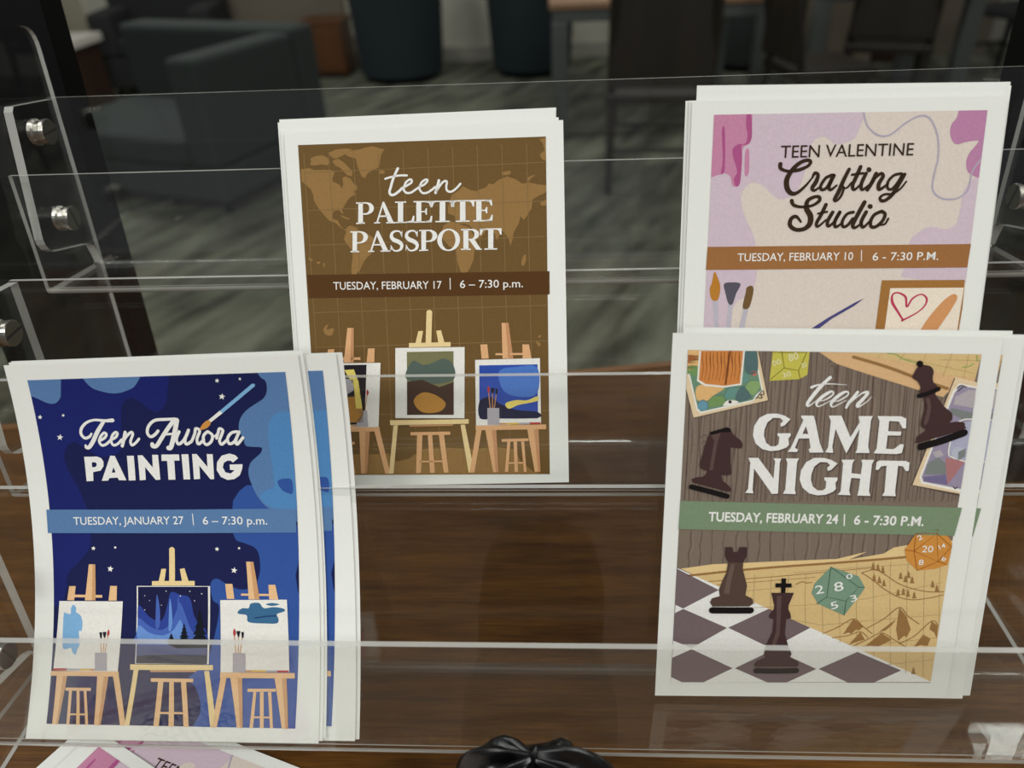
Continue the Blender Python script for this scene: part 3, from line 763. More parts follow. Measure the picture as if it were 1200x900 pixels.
ART['game'] = [
('P',0,'table_wood',0,[54,57,1018,60,1013,1333,57,1339]),
('S',1,'grain',1,[66,60,66,164,69,270,70,379,72,490,68,603],[0.21,0.43,0.47,0.2,0.35,0.15]),
('S',2,'grain_lt',1,[75,60,75,164,78,270,79,379,81,490,77,603],[0.15,0.3,0.37,0.3,0.22,0.15]),
('S',1,'grain',1,[68,60,70,163,69,267,71,374,71,483,70,595],[0.2,0.39,0.28,0.32,0.46,0.32]),
('S',2,'grain_lt',1,[76,60,79,162,78,267,79,374,80,483,79,595],[0.15,0.3,0.37,0.3,0.22,0.15]),
('S',1,'grain',1,[82,60,86,164,78,270,85,379,80,490,87,603],[0.35,0.4,0.21,0.27,0.31,0.37]),
('S',2,'grain_lt',1,[91,60,94,164,86,270,94,379,88,490,96,603],[0.15,0.3,0.37,0.3,0.22,0.15]),
('S',1,'grain',1,[100,710,99,741,102,773,95,805,99,837,96,870],[0.21,0.45,0.29,0.42,0.29,0.45]),
('S',2,'grain_lt',1,[109,709,108,741,111,773,104,805,108,837,105,869],[0.15,0.3,0.37,0.3,0.22,0.15]),
('S',1,'grain',1,[103,60,102,164,103,270,106,378,105,489,103,603],[0.23,0.39,0.44,0.32,0.35,0.17]),
('S',1,'grain',1,[105,60,113,162,112,267,110,374,119,483,115,595],[0.43,0.31,0.42,0.32,0.45,0.37]),
('S',2,'grain_lt',1,[114,60,121,162,120,267,119,374,128,483,124,595],[0.15,0.3,0.37,0.3,0.22,0.15]),
('S',1,'grain',1,[120,59,124,163,123,270,121,378,129,489,123,603],[0.29,0.23,0.28,0.29,0.45,0.47]),
('S',1,'grain',1,[137,709,138,741,134,773,138,805,137,837,135,869],[0.19,0.4,0.41,0.28,0.46,0.21]),
('S',1,'grain',1,[144,59,145,163,143,269,145,378,147,489,152,602],[0.37,0.29,0.24,0.46,0.39,0.15]),
('S',2,'grain_lt',1,[152,59,153,163,152,269,154,378,156,489,161,602],[0.15,0.3,0.37,0.3,0.22,0.15]),
('S',1,'grain',1,[152,59,151,162,154,266,159,373,158,482,160,594],[0.33,0.21,0.28,0.4,0.47,0.17]),
('S',2,'grain_lt',1,[160,59,159,162,163,266,168,373,167,482,169,594],[0.15,0.3,0.37,0.3,0.22,0.15]),
('S',1,'grain',1,[165,59,167,163,164,269,171,378,164,489,168,602],[0.42,0.26,0.26,0.46,0.45,0.47]),
('S',1,'grain',1,[177,709,174,740,178,772,178,804,177,836,177,869],[0.26,0.23,0.25,0.19,0.27,0.16]),
('S',1,'grain',1,[191,59,185,163,190,269,190,377,193,488,194,602],[0.26,0.45,0.21,0.28,0.39,0.26]),
('S',1,'grain',1,[194,59,195,161,195,266,195,373,199,482,201,594],[0.3,0.23,0.33,0.22,0.32,0.46]),
('S',2,'grain_lt',1,[203,58,204,161,204,266,204,373,208,482,210,594],[0.15,0.3,0.37,0.3,0.22,0.15]),
('S',1,'grain',1,[206,58,206,162,210,269,210,377,212,488,215,602],[0.4,0.47,0.39,0.46,0.46,0.31]),
('S',1,'grain',1,[221,708,218,740,215,772,221,804,219,836,219,868],[0.19,0.23,0.28,0.16,0.42,0.28]),
('S',1,'grain',1,[223,58,223,162,227,268,230,377,227,488,230,601],[0.26,0.34,0.16,0.36,0.35,0.22]),
('S',2,'grain_lt',1,[232,58,232,162,236,268,239,377,235,488,239,601],[0.15,0.3,0.37,0.3,0.22,0.15]),
('S',1,'grain',1,[230,58,231,161,236,265,234,372,235,482,234,593],[0.37,0.17,0.27,0.37,0.23,0.27]),
('S',1,'grain',1,[241,58,246,162,246,268,244,377,248,488,243,601],[0.36,0.46,0.41,0.19,0.45,0.37]),
('S',2,'grain_lt',1,[250,58,255,162,255,268,252,377,257,488,252,601],[0.15,0.3,0.37,0.3,0.22,0.15]),
('S',1,'grain',1,[270,708,261,739,262,771,266,803,263,835,261,868],[0.17,0.39,0.26,0.31,0.46,0.43]),
('S',2,'grain_lt',1,[279,708,271,739,271,771,275,803,272,835,270,868],[0.15,0.3,0.37,0.3,0.22,0.15]),
('S',1,'grain',1,[260,58,264,162,264,268,269,377,269,488,268,601],[0.32,0.16,0.33,0.4,0.16,0.36]),
('S',2,'grain_lt',1,[268,58,272,162,272,268,278,376,278,487,277,601],[0.15,0.3,0.37,0.3,0.22,0.15]),
('S',1,'grain',1,[272,58,272,160,275,265,278,372,278,481,282,593],[0.45,0.45,0.39,0.42,0.2,0.43]),
('S',2,'grain_lt',1,[281,58,281,160,284,265,286,372,287,481,291,593],[0.15,0.3,0.37,0.3,0.22,0.15]),
('S',1,'grain',1,[284,58,283,162,282,268,286,376,285,487,287,601],[0.38,0.46,0.33,0.23,0.38,0.2]),
('S',2,'grain_lt',1,[292,57,292,161,291,268,294,376,294,487,296,601],[0.15,0.3,0.37,0.3,0.22,0.15]),
('S',1,'grain',1,[302,707,299,739,305,771,303,803,306,835,306,867],[0.16,0.32,0.31,0.35,0.43,0.31]),
('S',1,'grain',1,[306,57,302,161,303,268,311,376,311,487,314,601],[0.31,0.34,0.46,0.36,0.36,0.27]),
('S',1,'grain',1,[313,57,315,160,316,264,323,371,322,481,323,592],[0.38,0.31,0.34,0.35,0.32,0.46]),
('S',1,'grain',1,[329,57,330,161,327,267,329,376,334,487,337,600],[0.19,0.18,0.32,0.36,0.42,0.34]),
('S',2,'grain_lt',1,[337,57,338,161,336,267,338,376,342,487,346,600],[0.15,0.3,0.37,0.3,0.22,0.15]),
('S',1,'grain',1,[344,707,343,738,347,770,345,802,342,834,352,867],[0.22,0.43,0.28,0.45,0.24,0.36]),
('S',1,'grain',1,[341,57,340,161,344,267,344,376,346,487,351,600],[0.43,0.39,0.18,0.24,0.36,0.38]),
('S',2,'grain_lt',1,[350,57,349,161,352,267,352,376,355,487,360,600],[0.15,0.3,0.37,0.3,0.22,0.15]),
('S',1,'grain',1,[353,57,352,159,350,264,355,371,360,480,357,592],[0.3,0.4,0.21,0.37,0.41,0.44]),
('S',2,'grain_lt',1,[362,57,360,159,359,264,364,371,368,480,366,592],[0.15,0.3,0.37,0.3,0.22,0.15]),
('S',1,'grain',1,[362,57,370,161,370,267,371,375,374,486,377,600],[0.25,0.26,0.31,0.47,0.29,0.28]),
('S',2,'grain_lt',1,[371,56,378,160,379,267,380,375,383,486,386,600],[0.15,0.3,0.37,0.3,0.22,0.15]),
('S',1,'grain',1,[384,706,381,738,383,770,386,802,387,834,385,866],[0.38,0.3,0.46,0.44,0.3,0.21]),
('S',1,'grain',1,[388,56,389,160,390,267,391,375,392,486,398,600],[0.2,0.44,0.41,0.27,0.34,0.22]),
('S',2,'grain_lt',1,[397,56,398,160,399,267,400,375,401,486,407,599],[0.15,0.3,0.37,0.3,0.22,0.15]),
('S',1,'grain',1,[395,56,397,159,401,263,401,370,404,480,402,591],[0.47,0.45,0.41,0.44,0.3,0.25]),
('S',1,'grain',1,[402,56,406,160,407,266,408,375,411,486,411,599],[0.37,0.3,0.16,0.45,0.23,0.15]),
('S',2,'grain_lt',1,[410,56,414,160,416,266,417,375,420,486,420,599],[0.15,0.3,0.37,0.3,0.22,0.15]),
('S',1,'grain',1,[429,706,430,738,433,769,431,801,434,833,433,866],[0.47,0.29,0.17,0.17,0.36,0.17]),
('S',2,'grain_lt',1,[438,706,439,737,442,769,440,801,443,833,442,866],[0.15,0.3,0.37,0.3,0.22,0.15]),
('S',1,'grain',1,[426,56,429,160,433,266,432,375,435,486,436,599],[0.4,0.36,0.19,0.39,0.19,0.2]),
('S',1,'grain',1,[437,56,437,158,432,263,441,370,439,479,444,591],[0.28,0.25,0.37,0.2,0.47,0.16]),
('S',2,'grain_lt',1,[446,56,445,158,441,263,450,370,448,479,453,591],[0.15,0.3,0.37,0.3,0.22,0.15]),
('S',1,'grain',1,[442,56,445,160,441,266,444,375,448,486,451,599],[0.16,0.28,0.26,0.17,0.18,0.31]),
('S',1,'grain',1,[466,706,465,737,467,769,470,801,476,833,467,865],[0.43,0.16,0.19,0.24,0.29,0.25]),
('S',1,'grain',1,[460,55,462,159,465,266,467,374,470,485,472,599],[0.15,0.24,0.33,0.37,0.19,0.33]),
('S',1,'grain',1,[464,55,470,158,474,263,474,370,478,479,479,591],[0.31,0.43,0.31,0.43,0.27,0.31]),
('S',1,'grain',1,[483,55,486,159,491,265,493,374,494,485,498,598],[0.41,0.21,0.26,0.28,0.26,0.26]),
('S',1,'grain',1,[513,705,510,737,514,768,513,800,509,833,513,865],[0.43,0.2,0.24,0.32,0.37,0.45]),
('S',2,'grain_lt',1,[522,705,519,737,523,768,522,800,518,833,522,865],[0.15,0.3,0.37,0.3,0.22,0.15]),
('S',1,'grain',1,[501,55,505,159,501,265,507,374,508,485,510,598],[0.18,0.16,0.36,0.47,0.29,0.2]),
('S',2,'grain_lt',1,[510,55,514,159,510,265,516,374,516,485,519,598],[0.15,0.3,0.37,0.3,0.22,0.15]),
('S',1,'grain',1,[512,55,516,157,515,262,517,369,521,478,519,590],[0.28,0.39,0.27,0.42,0.24,0.38]),
('S',2,'grain_lt',1,[520,55,524,157,524,262,526,369,530,478,528,590],[0.15,0.3,0.37,0.3,0.22,0.15]),
('S',1,'grain',1,[521,55,527,159,528,265,532,374,536,485,538,598],[0.33,0.32,0.4,0.33,0.17,0.17]),
('S',1,'grain',1,[544,705,551,736,552,768,547,800,548,832,550,865],[0.26,0.19,0.47,0.43,0.36,0.17]),
('S',2,'grain_lt',1,[553,705,560,736,561,768,556,800,557,832,559,864],[0.15,0.3,0.37,0.3,0.22,0.15]),
('S',1,'grain',1,[542,54,551,158,547,265,552,373,555,484,558,598],[0.37,0.22,0.34,0.28,0.19,0.32]),
('S',1,'grain',1,[552,54,555,157,559,262,557,369,560,478,568,590],[0.22,0.4,0.18,0.29,0.35,0.32]),
('S',2,'grain_lt',1,[560,54,563,157,568,261,565,369,569,478,577,589],[0.15,0.3,0.37,0.3,0.22,0.15]),
('S',1,'grain',1,[560,54,559,158,566,265,565,373,569,484,571,598],[0.44,0.46,0.25,0.22,0.16,0.38]),
('S',2,'grain_lt',1,[568,54,567,158,575,264,574,373,578,484,579,598],[0.15,0.3,0.37,0.3,0.22,0.15]),
('S',1,'grain',1,[590,704,596,736,596,767,591,800,594,832,596,864],[0.36,0.29,0.16,0.17,0.16,0.16]),
('S',2,'grain_lt',1,[599,704,605,736,605,767,600,799,603,832,605,864],[0.15,0.3,0.37,0.3,0.22,0.15]),
('S',1,'grain',1,[584,54,588,158,590,264,592,373,596,484,594,597],[0.46,0.34,0.39,0.19,0.28,0.27]),
('S',1,'grain',1,[589,54,595,156,595,261,597,368,600,477,606,589],[0.24,0.28,0.23,0.23,0.36,0.27]),
('S',1,'grain',1,[597,54,604,158,605,264,610,373,609,484,618,597],[0.44,0.31,0.46,0.39,0.33,0.24]),
('S',2,'grain_lt',1,[605,54,612,158,613,264,618,373,618,484,627,597],[0.15,0.3,0.37,0.3,0.22,0.15]),
('S',1,'grain',1,[627,704,629,735,626,767,631,799,627,831,624,864],[0.16,0.39,0.24,0.23,0.35,0.43]),
('S',2,'grain_lt',1,[636,704,637,735,635,767,640,799,636,831,634,864],[0.15,0.3,0.37,0.3,0.22,0.15]),
('S',1,'grain',1,[622,53,624,158,625,264,629,372,632,483,636,597],[0.31,0.32,0.23,0.36,0.38,0.35]),
('S',1,'grain',1,[629,53,633,156,635,261,639,368,643,477,645,589],[0.45,0.38,0.32,0.4,0.23,0.24]),
('S',2,'grain_lt',1,[637,53,642,156,644,261,647,368,652,477,653,589],[0.15,0.3,0.37,0.3,0.22,0.15]),
('S',1,'grain',1,[641,53,644,157,652,264,654,372,651,483,652,597],[0.37,0.44,0.35,0.38,0.41,0.37]),
('S',1,'grain',1,[670,703,671,735,671,767,672,799,672,831,674,863],[0.27,0.42,0.41,0.45,0.35,0.38]),
('S',2,'grain_lt',1,[679,703,680,735,680,767,681,799,681,831,683,863],[0.15,0.3,0.37,0.3,0.22,0.15]),
('S',1,'grain',1,[660,53,660,157,662,263,667,372,673,483,675,596],[0.2,0.43,0.25,0.42,0.35,0.32]),
('S',2,'grain_lt',1,[668,53,668,157,670,263,676,372,681,483,684,596],[0.15,0.3,0.37,0.3,0.22,0.15]),
('S',1,'grain',1,[676,53,677,155,681,260,679,367,684,476,687,588],[0.46,0.44,0.44,0.23,0.32,0.31]),
('S',2,'grain_lt',1,[685,53,686,155,689,260,688,367,693,476,696,588],[0.15,0.3,0.37,0.3,0.22,0.15]),
('S',1,'grain',1,[676,53,677,157,686,263,684,372,689,483,691,596],[0.26,0.47,0.39,0.44,0.41,0.36]),
('S',2,'grain_lt',1,[684,53,685,157,694,263,693,372,697,483,700,596],[0.15,0.3,0.37,0.3,0.22,0.15]),
('S',1,'grain',1,[705,703,710,734,708,766,708,798,708,830,714,863],[0.46,0.24,0.43,0.33,0.19,0.26]),
('S',2,'grain_lt',1,[714,703,719,734,717,766,716,798,717,830,723,863],[0.15,0.3,0.37,0.3,0.22,0.15]),
('S',1,'grain',1,[708,52,704,157,712,263,712,371,723,482,716,596],[0.43,0.22,0.29,0.37,0.35,0.37]),
('S',1,'grain',1,[710,52,710,155,713,260,717,367,717,476,720,588],[0.47,0.26,0.19,0.37,0.23,0.21]),
('S',1,'grain',1,[718,52,719,156,722,263,727,371,728,482,731,596],[0.33,0.4,0.33,0.31,0.4,0.45]),
('S',2,'grain_lt',1,[726,52,727,156,730,263,735,371,736,482,739,596],[0.15,0.3,0.37,0.3,0.22,0.15]),
('S',1,'grain',1,[746,702,747,734,749,766,749,798,751,830,752,862],[0.33,0.39,0.27,0.43,0.41,0.33]),
('S',2,'grain_lt',1,[754,702,756,734,758,766,758,798,760,830,761,862],[0.15,0.3,0.37,0.3,0.22,0.15]),
('S',1,'grain',1,[736,52,741,156,744,262,748,371,750,482,754,596],[0.33,0.19,0.21,0.46,0.23,0.32]),
('S',2,'grain_lt',1,[744,52,750,156,752,262,757,371,758,482,762,595],[0.15,0.3,0.37,0.3,0.22,0.15]),
('S',1,'grain',1,[743,52,752,155,751,259,755,366,759,476,758,587],[0.37,0.36,0.46,0.27,0.43,0.4]),
('S',1,'grain',1,[762,52,766,156,772,262,776,371,775,482,779,595],[0.42,0.36,0.18,0.27,0.3,0.2]),
('S',2,'grain_lt',1,[771,52,775,156,781,262,785,371,784,482,788,595],[0.15,0.3,0.37,0.3,0.22,0.15]),
('S',1,'grain',1,[791,702,793,733,796,765,790,797,791,830,792,862],[0.31,0.46,0.29,0.46,0.46,0.41]),
('S',2,'grain_lt',1,[800,702,802,733,805,765,799,797,800,829,801,862],[0.15,0.3,0.37,0.3,0.22,0.15]),
('S',1,'grain',1,[777,52,784,156,787,262,785,371,793,482,797,595],[0.47,0.32,0.46,0.16,0.3,0.33]),
('S',1,'grain',1,[786,52,791,154,795,259,794,366,799,475,801,587],[0.44,0.19,0.47,0.4,0.42,0.3]),
('S',1,'grain',1,[798,51,804,155,803,262,808,370,813,481,815,595],[0.43,0.18,0.22,0.41,0.38,0.4]),
('S',1,'grain',1,[830,701,826,733,827,765,827,797,832,829,831,861],[0.23,0.46,0.25,0.21,0.28,0.15]),
('S',2,'grain_lt',1,[839,701,835,733,836,765,836,797,841,829,840,861],[0.15,0.3,0.37,0.3,0.22,0.15]),
('S',1,'grain',1,[815,51,819,155,822,262,827,370,831,481,835,595],[0.41,0.47,0.32,0.24,0.34,0.2]),
('S',1,'grain',1,[825,51,828,154,830,258,835,365,842,475,842,586],[0.25,0.29,0.15,0.36,0.17,0.31]),
('S',2,'grain_lt',1,[833,51,836,154,839,258,843,365,850,475,851,586],[0.15,0.3,0.37,0.3,0.22,0.15]),
('S',1,'grain',1,[840,51,841,155,842,261,853,370,854,481,857,594],[0.32,0.18,0.44,0.42,0.18,0.18]),
('S',2,'grain_lt',1,[848,51,849,155,851,261,861,370,862,481,866,594],[0.15,0.3,0.37,0.3,0.22,0.15]),
('S',1,'grain',1,[867,701,874,733,863,764,871,796,864,829,873,861],[0.18,0.19,0.45,0.28,0.37,0.43]),
('S',2,'grain_lt',1,[875,701,883,732,871,764,880,796,872,829,882,861],[0.15,0.3,0.37,0.3,0.22,0.15]),
('S',1,'grain',1,[851,51,860,155,855,261,863,370,871,481,870,594],[0.4,0.21,0.3,0.44,0.46,0.28]),
('S',1,'grain',1,[867,51,868,153,871,258,876,365,876,474,883,586],[0.29,0.26,0.38,0.19,0.33,0.27]),
('S',2,'grain_lt',1,[875,50,876,153,880,258,885,365,885,474,892,586],[0.15,0.3,0.37,0.3,0.22,0.15]),
('S',1,'grain',1,[884,50,882,154,883,261,892,369,895,480,899,594],[0.25,0.36,0.3,0.27,0.37,0.21]),
('S',2,'grain_lt',1,[893,50,890,154,891,261,900,369,903,480,908,594],[0.15,0.3,0.37,0.3,0.22,0.15]),
('S',1,'grain',1,[906,701,909,732,911,764,910,796,912,828,912,861],[0.38,0.22,0.47,0.23,0.32,0.33]),
('S',1,'grain',1,[897,50,908,154,908,261,909,369,912,480,917,594],[0.2,0.38,0.23,0.32,0.43,0.18]),
('S',2,'grain_lt',1,[906,50,916,154,916,260,917,369,920,480,926,594],[0.15,0.3,0.37,0.3,0.22,0.15]),
('S',1,'grain',1,[907,50,910,153,919,257,920,364,925,474,926,585],[0.24,0.24,0.17,0.28,0.17,0.3]),
('S',1,'grain',1,[913,50,917,154,923,260,928,369,927,480,931,593],[0.3,0.26,0.2,0.36,0.17,0.23]),
('S',1,'grain',1,[953,700,955,732,954,763,954,795,956,828,956,860],[0.34,0.42,0.42,0.22,0.16,0.23]),
('S',1,'grain',1,[937,50,945,154,945,260,952,369,956,480,958,593],[0.17,0.22,0.44,0.35,0.28,0.35]),
('S',2,'grain_lt',1,[946,50,954,154,954,260,960,369,964,480,966,593],[0.15,0.3,0.37,0.3,0.22,0.15]),
('S',1,'grain',1,[943,50,946,152,952,257,958,364,960,473,964,585],[0.39,0.22,0.45,0.2,0.39,0.38]),
('S',2,'grain_lt',1,[951,50,955,152,960,257,966,364,968,473,973,585],[0.15,0.3,0.37,0.3,0.22,0.15]),
('S',1,'grain',1,[958,49,960,154,965,260,967,368,972,479,980,593],[0.32,0.42,0.29,0.33,0.44,0.26]),
('S',1,'grain',1,[986,700,984,731,988,763,995,795,987,827,991,860],[0.3,0.24,0.42,0.22,0.15,0.36]),
('S',2,'grain_lt',1,[995,700,993,731,997,763,1004,795,996,827,1000,860],[0.15,0.3,0.37,0.3,0.22,0.15]),
('S',1,'grain',1,[967,49,976,153,983,260,985,368,988,479,993,593],[0.25,0.24,0.3,0.38,0.39,0.24]),
('S',2,'grain_lt',1,[975,49,984,153,991,260,993,368,996,479,1001,593],[0.15,0.3,0.37,0.3,0.22,0.15]),
('S',1,'grain',1,[985,49,991,152,993,256,999,363,1000,473,1003,585],[0.24,0.32,0.19,0.16,0.46,0.35]),
('S',1,'grain',1,[992,49,998,153,1006,259,1007,368,1009,479,1016,593],[0.25,0.23,0.42,0.38,0.45,0.29]),
('S',1,'grain',1,[1030,699,1025,731,1032,763,1028,795,1032,827,1033,859],[0.46,0.16,0.22,0.38,0.17,0.29]),
('S',2,'grain',1,[123,401,126,397,130,399,134,407,135,419,135,431,133,439,129,442,125,437],[0.3]),
('S',2,'grain',1,[119,385,125,377,132,381,138,397,142,419,141,441,137,457,130,461,122,453],[0.3]),
('S',2,'grain',1,[113,367,123,355,134,362,144,385,149,419,148,453,141,477,130,484,119,472],[0.3]),
('S',2,'grain',1,[532,108,535,104,539,106,543,114,545,125,545,136,543,144,539,146,536,142],[0.3]),
('S',2,'grain',1,[527,93,533,85,540,90,547,104,551,125,551,146,547,161,541,165,534,157],[0.3]),
('S',2,'grain',1,[522,76,530,64,541,71,551,93,557,125,558,157,552,180,542,186,531,175],[0.3]),
('S',2,'grain',1,[290,478,293,473,297,476,301,484,303,496,302,508,300,517,297,519,293,515],[0.3]),
('S',2,'grain',1,[285,462,291,454,299,458,305,474,309,496,309,519,304,535,298,539,290,531],[0.3]),
('S',2,'grain',1,[280,443,289,431,300,438,310,462,316,496,315,531,309,555,299,562,287,550],[0.3]),
('S',2,'grain',1,[868,439,871,435,874,438,878,446,881,458,881,470,880,478,876,481,872,476],[0.3]),
('S',2,'grain',1,[862,423,868,415,875,420,882,435,887,458,888,480,884,496,878,501,871,493],[0.3]),
('S',2,'grain',1,[856,405,864,393,876,400,886,423,894,458,895,492,890,516,880,523,869,511],[0.3]),
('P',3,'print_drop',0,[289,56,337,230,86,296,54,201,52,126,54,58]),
('P',4,'card',0,[286,56,333,228,85,293,55,193,53,126,54,58]),
('P',5,'card_white',0,[276,57,314,194,300,214,282,233,107,278,93,265,56,130,54,59]),
('P',6,'moss',0,[271,57,308,192,290,210,282,227,109,271,98,261,60,126,55,60]),
('P',7,'sand',1,[89,185,128,172,183,184,150,212,128,232,93,229]),
('P',7,'sand',1,[4,7,92,7,92,110,4,118]),
('P',7,'leaf',1,[132,232,150,214,181,214,190,232,171,248,137,253]),
('P',7,'teal',1,[185,212,198,184,225,183,220,219,189,224]),
('P',7,'slate',1,[223,215,244,179,277,219,232,233]),
('P',7,'leaf_lt',1,[252,183,265,161,294,159,302,182,280,211]),
('P',7,'pond',1,[96,243,112,229,131,242,128,263,103,265]),
('P',7,'slate',1,[245,8,270,8,291,123,248,127]),
('P',7,'teal',1,[235,159,241,139,260,139,258,167]),
('P',7,'leaf',1,[4,120,86,110,92,145,69,141]),
('P',7,'rust',1,[4,75,90,76,91,100,4,98]),
('P',7,'coral',1,[270,127,286,129,285,143,268,139]),
('S',8,'slate',1,[132,232,150,214,181,214,190,232],[0.2]),
('S',8,'slate',1,[185,212,198,184,225,183],[0.2]),
('S',8,'slate',1,[223,215,244,179,277,219],[0.2]),
('S',8,'slate',1,[252,183,265,161,294,159],[0.2]),
('S',8,'slate',1,[96,243,112,229,131,242,128,263],[0.2]),
('P',8,'card_white',0,[91,59,243,57,240,175,183,185,116,180,89,163]),
('P',9,'plank',0,[97,59,237,57,234,170,182,179,119,173,95,159]),
('S',10,'plank_dk',1,[102,59,103,90,108,121,103,157],[0.12,0.2,0.16,0.12]),
('S',10,'plank_dk',1,[115,59,116,90,119,121,115,160],[0.12,0.28,0.16,0.12]),
('S',10,'plank_dk',1,[127,59,129,90,132,121,128,163],[0.12,0.36,0.16,0.12]),
('S',10,'plank_dk',1,[139,59,139,89,143,121,140,156],[0.12,0.2,0.16,0.12]),
('S',10,'plank_dk',1,[151,59,153,89,157,121,152,159],[0.12,0.28,0.16,0.12]),
('S',10,'plank_dk',1,[163,59,166,89,168,120,164,162],[0.12,0.36,0.16,0.12]),
('S',10,'plank_dk',1,[175,59,176,89,181,120,176,156],[0.12,0.2,0.16,0.12]),
('S',10,'plank_dk',1,[187,58,189,89,192,120,189,159],[0.12,0.28,0.16,0.12]),
('S',10,'plank_dk',1,[200,58,202,89,206,120,201,162],[0.12,0.36,0.16,0.12]),
('S',10,'plank_dk',1,[212,58,212,89,216,120,213,156],[0.12,0.2,0.16,0.12]),
('S',10,'plank_dk',1,[224,58,226,88,230,120,225,159],[0.12,0.28,0.16,0.12]),
('S',10,'plank_dk',1,[194,58,189,112,186,172],[0.64]),
('S',9,'ink',1,[291,223,300,210,310,194],[0.28]),
('S',9,'ink',1,[296,218,312,220,307,210],[0.28]),
('S',9,'ink',1,[301,206,317,208,314,194],[0.28]),
('P',8,'card_white',1,[183,250,197,230,226,231,231,239]),
('P',9,'ink',0,[211,235,210,238,209,240,206,241,203,240,200,238,200,235,200,232,202,230,205,229,208,230,210,232]),
('P',4,'die_yellow',0,[336,57,457,58,457,137,432,153,332,160]),
('S',5,'die_line',0,[365,58,378,114,334,157],[0.24]),
('S',5,'die_line',0,[378,115,426,123,448,60],[0.24]),
('S',5,'die_line',0,[426,123,434,151],[0.24]),
('S',5,'die_line',0,[336,60,366,62,448,60],[0.24]),
('T',6,'die_txt','80',(39.3,9.2),(42.4,8.2),2.39,0),
('T',6,'die_txt','00',(34.1,10.9),(36.7,10.0),1.79,0),
('T',6,'die_txt','30',(37.7,15.0),(40.3,14.3),1.79,0),
('T',6,'die_txt','20',(43.6,11.5),(45.3,10.9),1.59,0),
('P',3,'map_edge',0,[489,59,1018,60,1007,164,925,195,913,210,811,181,637,127,549,98]),
('P',4,'parchment',0,[587,60,1016,60,1008,142,917,132,787,93]),
('S',5,'map_brown',1,[603,74,719,108,836,151,923,180],[1.04]),
('S',5,'map_line',0,[692,61,680,79],[0.18]),
('S',5,'map_line',0,[769,60,751,86],[0.18]),
('S',5,'map_line',0,[838,60,829,99],[0.18]),
('S',5,'map_line',0,[921,60,903,135],[0.18]),
('S',5,'map_line',0,[976,59,971,142],[0.18]),
('S',5,'map_line',0,[771,78,913,106,1006,127],[0.18]),
('S',5,'map_line',0,[882,80,1018,82],[0.18]),
('S',6,'map_green',1,[713,61,741,64,771,81,814,92],[0.37]),
('S',6,'map_green',1,[962,105,982,102,995,93],[0.37]),
('S',6,'map_green',1,[1002,64,1007,83],[0.37]),
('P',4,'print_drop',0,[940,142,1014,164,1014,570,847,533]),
('P',5,'card',0,[944,140,1017,157,1017,563,851,531]),
('P',6,'card_white',0,[958,161,1018,173,1020,556,880,525,871,502,940,191]),
('P',7,'mauve_grey',0,[962,169,1016,178,1020,545,886,518,878,500,947,198]),
('P',8,'stone_lt',0,[952,208,992,184,1015,184,1019,248,949,235]),
('P',8,'stone',0,[945,248,1018,264,1018,288,988,289,941,265]),
('P',8,'ice',0,[959,309,1018,292,1020,440,968,420,957,413]),
('P',8,'brick',0,[949,427,1015,442,990,490,969,526,954,462]),
('P',8,'stone',0,[892,449,924,427,952,448,958,490,888,491]),
('P',8,'violet',0,[884,500,958,490,969,529,888,516]),
('P',8,'stone_lt',0,[903,410,927,399,942,420,918,429]),
('S',9,'card_white',1,[1017,287,988,290,960,313,957,364,957,413,975,428,1018,442],[0.4]),
('P',10,'ice_lt',0,[965,402,982,387,1011,392,1012,423,992,437,968,420]),
('P',11,'stone',0,[988,406,1011,392,1012,423,992,437]),
('S',9,'ink',1,[954,178,965,168,984,174],[0.33]),
('S',9,'ink',1,[958,188,972,174],[0.33]),
('S',9,'ink',1,[989,536,997,543,1002,536],[0.33]),
('P',12,'chess',1,[803,137,815,107,832,98,857,103,869,119,869,142,874,159,888,172,885,199,897,215,919,242,947,265,952,289,945,299,970,296,992,299,997,312,990,326,854,373,843,366,845,352,870,328,853,314,852,283,857,249,844,203,831,193,833,176,821,156,807,147]),
('P',13,'chess_lt',1,[856,216,869,216,877,256,873,297,865,311,860,297,865,249]),
('P',13,'black_print',0,[832,95,832,101,828,105,823,107,817,105,812,101,810,95,811,89,814,85,820,83,826,85,830,89]),
('S',13,'black_print',1,[833,206,860,197,892,181],[1.59]),
('S',13,'black_print',1,[862,388,929,365,997,336],[2.65]),
('P',12,'chess',0,[144,343,200,325,212,330,222,350,251,373,259,388,255,402,218,398,221,452,227,496,214,502,191,499,197,521,216,536,231,551,229,562,218,563,95,530,90,517,106,510,129,508,140,497,143,487,118,475,115,463,129,394]),
('P',13,'chess_lt',0,[147,355,181,346,172,379,162,482,149,484,160,374]),
('P',13,'black_print',0,[144,343,200,325,212,330,215,342,181,344,147,354]),
('S',13,'black_print',1,[92,546,153,562,217,580],[1.95]),
('S',6,'white',1,[533,146,518,162,500,184,481,212,468,233,466,244,472,246,483,238,496,226],[1.17,1.17,1.31,1.31,1.17,0.99,0.63,0.37,0.26]),
('S',6,'white',1,[474,181,490,174,514,169,543,168,591,171],[0.91,0.68,0.47,0.34,0.13]),
('S',6,'white',1,[495,228,517,227,538,215,549,203,546,195,534,198,513,214,499,231,497,243,508,247,544,226],[0.26,0.37,0.57,0.52,0.57,0.99,1.2,1.1,0.68,0.42,0.26]),
('S',6,'white',1,[543,229,566,228,587,216,599,204,595,195,582,198,562,214,547,232,546,244,556,248,594,225],[0.26,0.37,0.57,0.52,0.57,0.99,1.2,1.1,0.68,0.42,0.26]),
('S',6,'white',1,[629,196,618,214,604,234,597,251],[0.99,1.1,1.1,0.78]),
